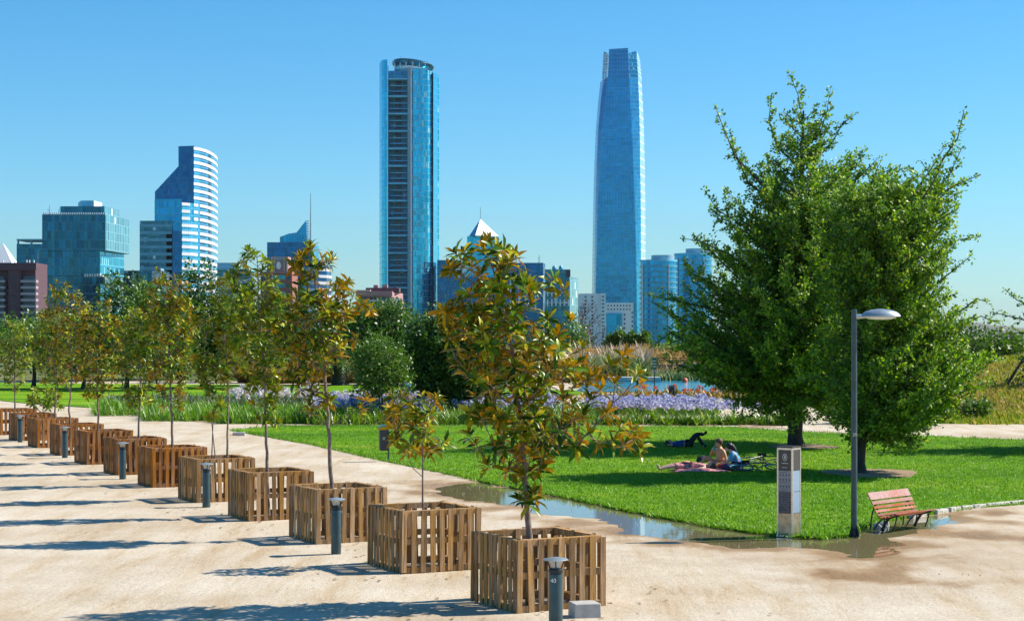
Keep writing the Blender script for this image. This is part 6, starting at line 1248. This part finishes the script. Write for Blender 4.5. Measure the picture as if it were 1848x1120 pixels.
def skin(name, joints, edges, mat, parent, sub=1):
    """one continuous skin around a skeleton: joints {name: (x, y, z, radius)}"""
    ks = list(joints); me = bpy.data.meshes.new(name); me.from_pydata([joints[k][:3] for k in ks], [(ks.index(a), ks.index(b)) for a, b in edges], []); me.materials.append(mat)
    o = bpy.data.objects.new(name, me); sc.collection.objects.link(o); md = o.modifiers.new('skin', 'SKIN'); md.use_smooth_shade = True
    for i, k in enumerate(ks): me.skin_vertices[0].data[i].radius = (joints[k][3], joints[k][3]); me.skin_vertices[0].data[i].use_root = (i == 0)
    sb = o.modifiers.new('sub', 'SUBSURF'); sb.levels = sub; sb.render_levels = sub
    bpy.context.view_layer.update(); dg = bpy.context.evaluated_depsgraph_get(); m2 = bpy.data.meshes.new_from_object(o.evaluated_get(dg)); bpy.data.objects.remove(o); m2.name = name
    if not m2.materials: m2.materials.append(mat)
    return link(bpy.data.objects.new(name, m2), parent)
EB = [('pel', 'waist'), ('waist', 'chest'), ('chest', 'neck'), ('neck', 'head'), ('head', 'crown'), ('chest', 'shR'), ('shR', 'elR'), ('elR', 'wrR'), ('wrR', 'haR'), ('chest', 'shL'), ('shL', 'elL'), ('elL', 'wrL'), ('wrL', 'haL'), ('pel', 'hiR'), ('hiR', 'knR'), ('knR', 'anR'), ('anR', 'ftR'), ('pel', 'hiL'), ('hiL', 'knL'), ('knL', 'anL'), ('anL', 'ftL')]
RAD = dict(pel=.135, waist=.115, chest=.14, neck=.05, head=.088, crown=.075, shR=.062, shL=.062, elR=.042, elL=.042, wrR=.027, wrL=.027, haR=.032, haL=.032, hiR=.088, hiL=.088, knR=.056, knL=.056, anR=.036, anL=.036, ftR=.03, ftL=.03)
def figure(label, loc, rz, pose, skinm, hair, clothes, group=None, detail=True, hair_long=False, tilt=None):
    """pose: joint -> (x, y, z), x forward, y left, z up; clothes: list of (name, material, joints covered, extra radius)"""
    root = empty('person', loc, label, 'person', group, rz=rz); J = {k: (*pose[k], RAD[k]) for k in RAD}; E = list(EB)
    if detail:
        for h, wv, e in (('haR', 'wrR', 'elR'), ('haL', 'wrL', 'elL')):
            hp, wp = Vector(pose[h]), Vector(pose[wv]); d = (hp - wp).normalized(); sd_ = d.cross(Vector((0.1, .2, 1))).normalized()
            for k, (off, ln) in enumerate(((-.026, .07), (-.009, .08), (.009, .078), (.026, .06))):
                J[f'{h}f{k}'] = (*(hp + d * .03 + sd_ * off), .0105); J[f'{h}g{k}'] = (*(hp + d * ln + sd_ * off * 1.3 - Vector((0, 0, .012))), .008); E += [(h, f'{h}f{k}'), (f'{h}f{k}', f'{h}g{k}')]
            J[f'{h}t'] = (*(hp + sd_ * .05 + d * .02), .010); E.append((h, f'{h}t'))
    body = skin('body', J, E, skinm, root)
    hd, cr, nk = Vector(pose['head']), Vector(pose['crown']), Vector(pose['neck']); up = (cr - nk).normalized(); fw = Vector(pose.get('face', (1, 0, 0))); fw = (fw - up * fw.dot(up)).normalized(); sdv = up.cross(fw)
    q = MB(); c = hd + up * .035 - fw * .018; rm = Matrix((sdv, fw, up)).transposed(); prof = [(.02, -.10), (.085, -.07), (.108, -.01), (.106, .05), (.075, .095), (.02, .115)]; q.lathe(prof, tuple(c), 16, rot=rm)
    if hair_long: q.tube([c - fw * .05, c - fw * .10 - up * .12, c - fw * .11 - up * .30], [.09, .075, .03], 10)
    ho = q.build('hair', hair, root, smooth=True)
    # the face stays clear of the hair: nose, eyes and mouth sit on the front
    fc = hd + fw * .088; q = MB(); q.lathe([(.075, -.06), (.09, 0), (.075, .05), (.02, .07)], tuple(hd + fw * .028 - up * .012), 14, rot=rm); q.tube([fc + fw * .02 + up * .012, fc + fw * .045 - up * .018], [.010, .014], 6); q.build('face', skinm, root, smooth=True)
    q = MB()
    for s in (-1, 1): q.lathe([(.002, -.008), (.011, 0), (.002, .008)], tuple(fc + fw * .022 + sdv * s * .034 + up * .018), 8)
    q.tube([fc + fw * .024 + sdv * .022 - up * .042, fc + fw * .024 - sdv * .022 - up * .042], .005, 5); q.build('eyes_and_mouth', M['hair_dark'], root)
    for nm, mt, js, ex in clothes:
        JJ = {k: (*J[k][:3], J[k][3] + ex) for k in js}; EE = [(a, b_) for a, b_ in EB if a in JJ and b_ in JJ]; skin(nm, JJ, EE, mt, root)
    return root
sit = dict(pel=(0, 0, .13), waist=(-.01, 0, .28), chest=(.01, 0, .45), neck=(.02, 0, .62), head=(.05, 0, .72), crown=(.04, 0, .80), shR=(.02, -.19, .53), elR=(.16, -.30, .36), wrR=(.17, -.13, .56), haR=(.16, -.06, .62), shL=(.02, .19, .53), elL=(-.02, .29, .28), wrL=(.18, .26, .17), haL=(.26, .24, .15),
           hiR=(.02, -.10, .12), knR=(.40, -.14, .35), anR=(.62, -.10, .07), ftR=(.76, -.10, .03), hiL=(.02, .10, .12), knL=(.42, .18, .16), anL=(.80, .20, .06), ftL=(.86, .20, .15))
TORSO = ['chest', 'pel', 'waist', 'shR', 'shL']; SLV = ['elR', 'elL']; LEG = ['pel', 'hiR', 'hiL', 'knR', 'knL', 'anR', 'anL']; SHORT = ['pel', 'hiR', 'hiL', 'knR', 'knL']
def at_px(x, y, z=.03): X_, D_, _ = G(x, y); return (X_, D_, z)
sh = dict(sit); short_pose = dict(sit)
man = figure('bare chested man sitting on the lawn drinking from a teal bottle', at_px(1300, 847), math.radians(205), sit, M['skin'], M['hair_brown'], [('shorts', M['cloth_pink'], ['pel', 'hiR', 'hiL'], .022)])
q = MB(); q.lathe([(.03, 0), (.034, .03), (.034, .17), (.018, .21), (.016, .24)], (0, 0, 0), 12, rot=Matrix.Rotation(math.radians(-25), 3, 'Y')); bt = q.build('drink_bottle', M['teal_bottle'], smooth=True)
bt.matrix_world = Matrix.Translation(Vector(at_px(1300, 847)) + Matrix.Rotation(math.radians(205), 3, 'Z') @ Vector((.20, -.045, .50))) @ Matrix.Rotation(math.radians(205), 4, 'Z'); tag(bt, 'teal bottle held up to the drinking man\'s mouth', 'bottle')
cross = dict(sit, waist=(.04, 0, .27), chest=(.12, 0, .42), neck=(.20, 0, .56), head=(.25, 0, .64), crown=(.25, 0, .72), shR=(.12, -.18, .49), shL=(.12, .18, .49), elR=(.22, -.26, .28), wrR=(.38, -.14, .2), haR=(.42, -.10, .19), elL=(.22, .26, .28), wrL=(.38, .14, .2), haL=(.42, .10, .19), knR=(.30, -.32, .14), anR=(.34, .02, .07), ftR=(.30, .12, .05), knL=(.30, .32, .14), anL=(.42, -.04, .07), ftL=(.40, -.14, .05))
figure('woman in a light blue shirt sitting bent forward, dark hair', at_px(1332, 851), math.radians(165), cross, M['skin_pale'], M['hair_dark'], [('shirt', M['cloth_blue'], TORSO + SLV, .022), ('trousers', M['denim2'], LEG, .016)], hair_long=True)
lie = dict(pel=(0, 0, .12), waist=(-.18, 0, .11), chest=(-.34, 0, .13), neck=(-.50, 0, .12), head=(-.61, 0, .14), crown=(-.70, 0, .14), shR=(-.42, -.19, .10), elR=(-.22, -.32, .07), wrR=(-.02, -.25, .07), haR=(.05, -.22, .07), shL=(-.42, .19, .10), elL=(-.22, .32, .07), wrL=(-.02, .25, .07), haL=(.05, .22, .07), hiR=(.05, -.09, .11), knR=(.46, -.11, .16), anR=(.86, -.08, .06), ftR=(.90, -.08, .19), hiL=(.05, .09, .11), knL=(.46, .12, .14), anL=(.86, .09, .06), ftL=(.90, .09, .19), face=(0, 0, 1))
figure('person in pink patterned clothes lying flat, bare feet to the left', at_px(1244, 851), math.radians(184), lie, M['skin_pale'], M['hair_brown'], [('shirt', M['cloth_pink'], TORSO, .025), ('trousers', M['cloth_pink'], ['pel', 'hiR', 'hiL', 'knR', 'knL'], .022)])
lie2 = dict(lie, knR=(.34, -.12, .42), anR=(.56, -.10, .06), ftR=(.68, -.10, .04), knL=(.30, .10, .44), anL=(.60, .06, .44), ftL=(.66, .05, .56), elR=(-.5, -.34, .1), wrR=(-.66, -.2, .08), haR=(-.66, -.12, .08))
figure('person in blue and black lying on the lawn with one leg crossed up', at_px(1240, 808), math.radians(-8), lie2, M['skin'], M['hair_dark'], [('shirt', M['denim'], TORSO + SLV, .03), ('trousers', M['cloth_black'], LEG, .022), ('shoe', M['cloth_black'], ['anR', 'ftR'], .02), ('shoe', M['cloth_black'], ['anL', 'ftL'], .02)])
for i, (x, y, mt, lb) in enumerate(((728, 705, 'denim', 'dark haired person in blue, leftmost of the group on the far lawn'), (739, 706, 'cloth_blue', 'person in light blue in the group on the far lawn'), (749, 705, 'white_cloth', 'person in a pale top in the group on the far lawn'), (758, 705.5, 'cloth_red', 'person in dark red in the group on the far lawn'), (766, 706, 'cloth_blue', 'person in bright blue at the group\'s right end on the far lawn'), (774, 705, 'cloth_black', 'person in black beside the group on the far lawn'))):
    figure(lb, at_px(x, y, .01), math.radians(60 + i * 47), cross if i % 2 else sit, M['skin'], M['hair_dark'], [('shirt', M[mt], TORSO + SLV, .025), ('trousers', M['denim2'], LEG, .018)], 'people sitting together on the far lawn', detail=False)
# things on the grass beside them
def cloth(name, c, sx_, sy_, mat, label, cat, rz=0.0, h=.03):
    n = 14; V = []; 
    for j in range(n + 1):
        for i in range(n + 1):
            u, v = i / n - .5, j / n - .5; V.append((u * sx_ * (1 + .1 * math.sin(9 * v + c[0])), v * sy_ * (1 + .1 * math.sin(7 * u)), h * (.6 + .5 * math.sin(11 * u + 2 * v) * math.cos(9 * v + 3 * u)) * (1 - (2 * max(abs(u), abs(v))) ** 4) + .03))
    ii, jj = np.meshgrid(np.arange(n), np.arange(n)); q_ = (jj * (n + 1) + ii).ravel(); o = link(bpy.data.objects.new(name, np_mesh(name, V, np.stack([q_, q_ + 1, q_ + n + 2, q_ + n + 1], 1), mat, True))); o.location = c; o.rotation_euler = (0, 0, rz)
    sd_ = o.modifiers.new('thick', 'SOLIDIFY'); sd_.thickness = .008; return tag(o, label, cat)
cloth('blanket', at_px(1262, 852), 1.5, .9, M['cloth_pink'], 'crumpled pink blanket under the lying person', 'blanket', .1, .06)
q = MB(); q.lathe([(.02, 0), (.17, .02), (.20, .10), (.16, .20), (.06, .25), (.02, .26)], (0, 0, 0), 14, rot=Matrix.Rotation(.25, 3, 'Y')); o = q.build('red_bag', M['cloth_red'], smooth=True); o.location = at_px(1307, 850, .02); o.scale = (1.2, .8, .8); tag(o, 'small red bag on the grass between the seated two', 'bag')
q = MB(); q.lathe([(.02, 0), (.22, .02), (.25, .12), (.18, .24), (.06, .3), (.02, .31)], (0, 0, 0), 14); o = q.build('backpack', M['cloth_black'], smooth=True); o.location = at_px(1268, 836, .02); o.scale = (.8, .7, .75); tag(o, 'dark backpack on the grass behind the lying person', 'bag')
def bicycle(loc, rot, frame_mat, rim_mat, label):
    root = empty('bicycle', loc, label, 'bicycle', 'bicycles lying on the lawn'); root.rotation_euler = rot
    for x in (-.52, .52):
        w_ = empty('wheel', (x, 0, .34), None, None); w_.parent = root; del_ = None
        n = 32; q = MB(); q.tube([(math.cos(2 * math.pi * k / n) * .33, 0, math.sin(2 * math.pi * k / n) * .33) for k in range(n + 1)], .017, 7, cap=False); q.build('tyre', M['tyre'], w_, smooth=True)
        q = MB(); q.tube([(math.cos(2 * math.pi * k / n) * .305, 0, math.sin(2 * math.pi * k / n) * .305) for k in range(n + 1)], .013, 6, cap=False); q.build('rim', rim_mat, w_, smooth=True)
        q = MB(); q.tube([(0, -.05, 0), (0, .05, 0)], .02, 8); q.build('hub', M['steel'], w_)
        for k in range(14): a = k * 2 * math.pi / 14; q = MB(); q.tube([(0, .02 * (-1) ** k, 0), (math.cos(a) * .30, 0, math.sin(a) * .30)], .002, 3); q.build('spoke', M['steel'], w_)
    F_ = dict(bb=(-.05, 0, .29), seat=(-.20, 0, .80), head=(.33, 0, .84), headb=(.36, 0, .70), fw=(.52, 0, .34), rw=(-.52, 0, .34)); q = MB()
    for a, b_ in (('bb', 'seat'), ('seat', 'head'), ('bb', 'headb'), ('head', 'headb')): q.tube([F_[a], F_[b_]], .017, 7)
    for s in (-.05, .05): q.tube([(F_['rw'][0], s, .34), (F_['bb'][0], s * .6, .29)], .009, 5); q.tube([(F_['rw'][0], s, .34), (F_['seat'][0], s * .4, .78)], .009, 5); q.tube([(F_['fw'][0], s, .34), (.37, s, .66)], .011, 5)
    q.build('frame', frame_mat, root); q = MB(); q.tube([(-.20, 0, .80), (-.225, 0, .93)], .012, 6); q.build('seat_post', M['steel'], root)
    q = MB(); q.box((-.23, 0, .95), (.26, .13, .05), taper=.7); o = q.build('saddle', M['cloth_black'], root)
    q = MB(); q.tube([(.33, 0, .84), (.31, 0, .96)], .013, 6); q.tube([(.28, -.30, .97), (.31, 0, .97), (.28, .30, .97)], .012, 7); q.build('handlebar', M['iron'], root)
    q = MB(); q.lathe([(.09, -.004), (.09, .004)], (-.05, 0.05, .29), 20, rot=Matrix.Rotation(math.radians(90), 3, 'X')); q.build('chainring', M['steel'], root)
    for s in (-1, 1): q = MB(); q.tube([(-.05, .06 * s, .29), (-.05 + .14 * s, .08 * s, .24), (-.05 + .14 * s, .17 * s, .24)], .010, 5); q.build('pedal_arm', M['iron'], root)
X_, D_, _ = G(1345, 856); bicycle((X_ + .52, D_ + .25, .10), (math.radians(-80), 0, math.radians(10)), M['bike_black'], M['cyan_paint'], 'bicycle with cyan rims lying on the lawn beside the woman')
X_, D_, _ = G(1385, 848); bicycle((X_ + .1, D_ + .9, .12), (math.radians(-78), 0, math.radians(-14)), M['bike_black'], M['bike_black'], 'black bicycle lying on the lawn next to the pillar sign')
# ------------------------------------------------------------------ air
m = bpy.data.materials.new('haze'); m.use_nodes = True; nt = m.node_tree; nt.nodes.clear(); o_ = nt.nodes.new('ShaderNodeOutputMaterial'); v_ = nt.nodes.new('ShaderNodeVolumePrincipled')
v_.inputs['Color'].default_value = (0.80, 0.92, 1.0, 1); v_.inputs['Density'].default_value = 1.6e-5; v_.inputs['Anisotropy'].default_value = 0.2; nt.links.new(v_.outputs[0], o_.inputs['Volume'])
q = MB(); q.box((0, 6700, 160), (31000, 19800, 330)); hz = q.build('haze', m); hz['kind'] = 'stuff'
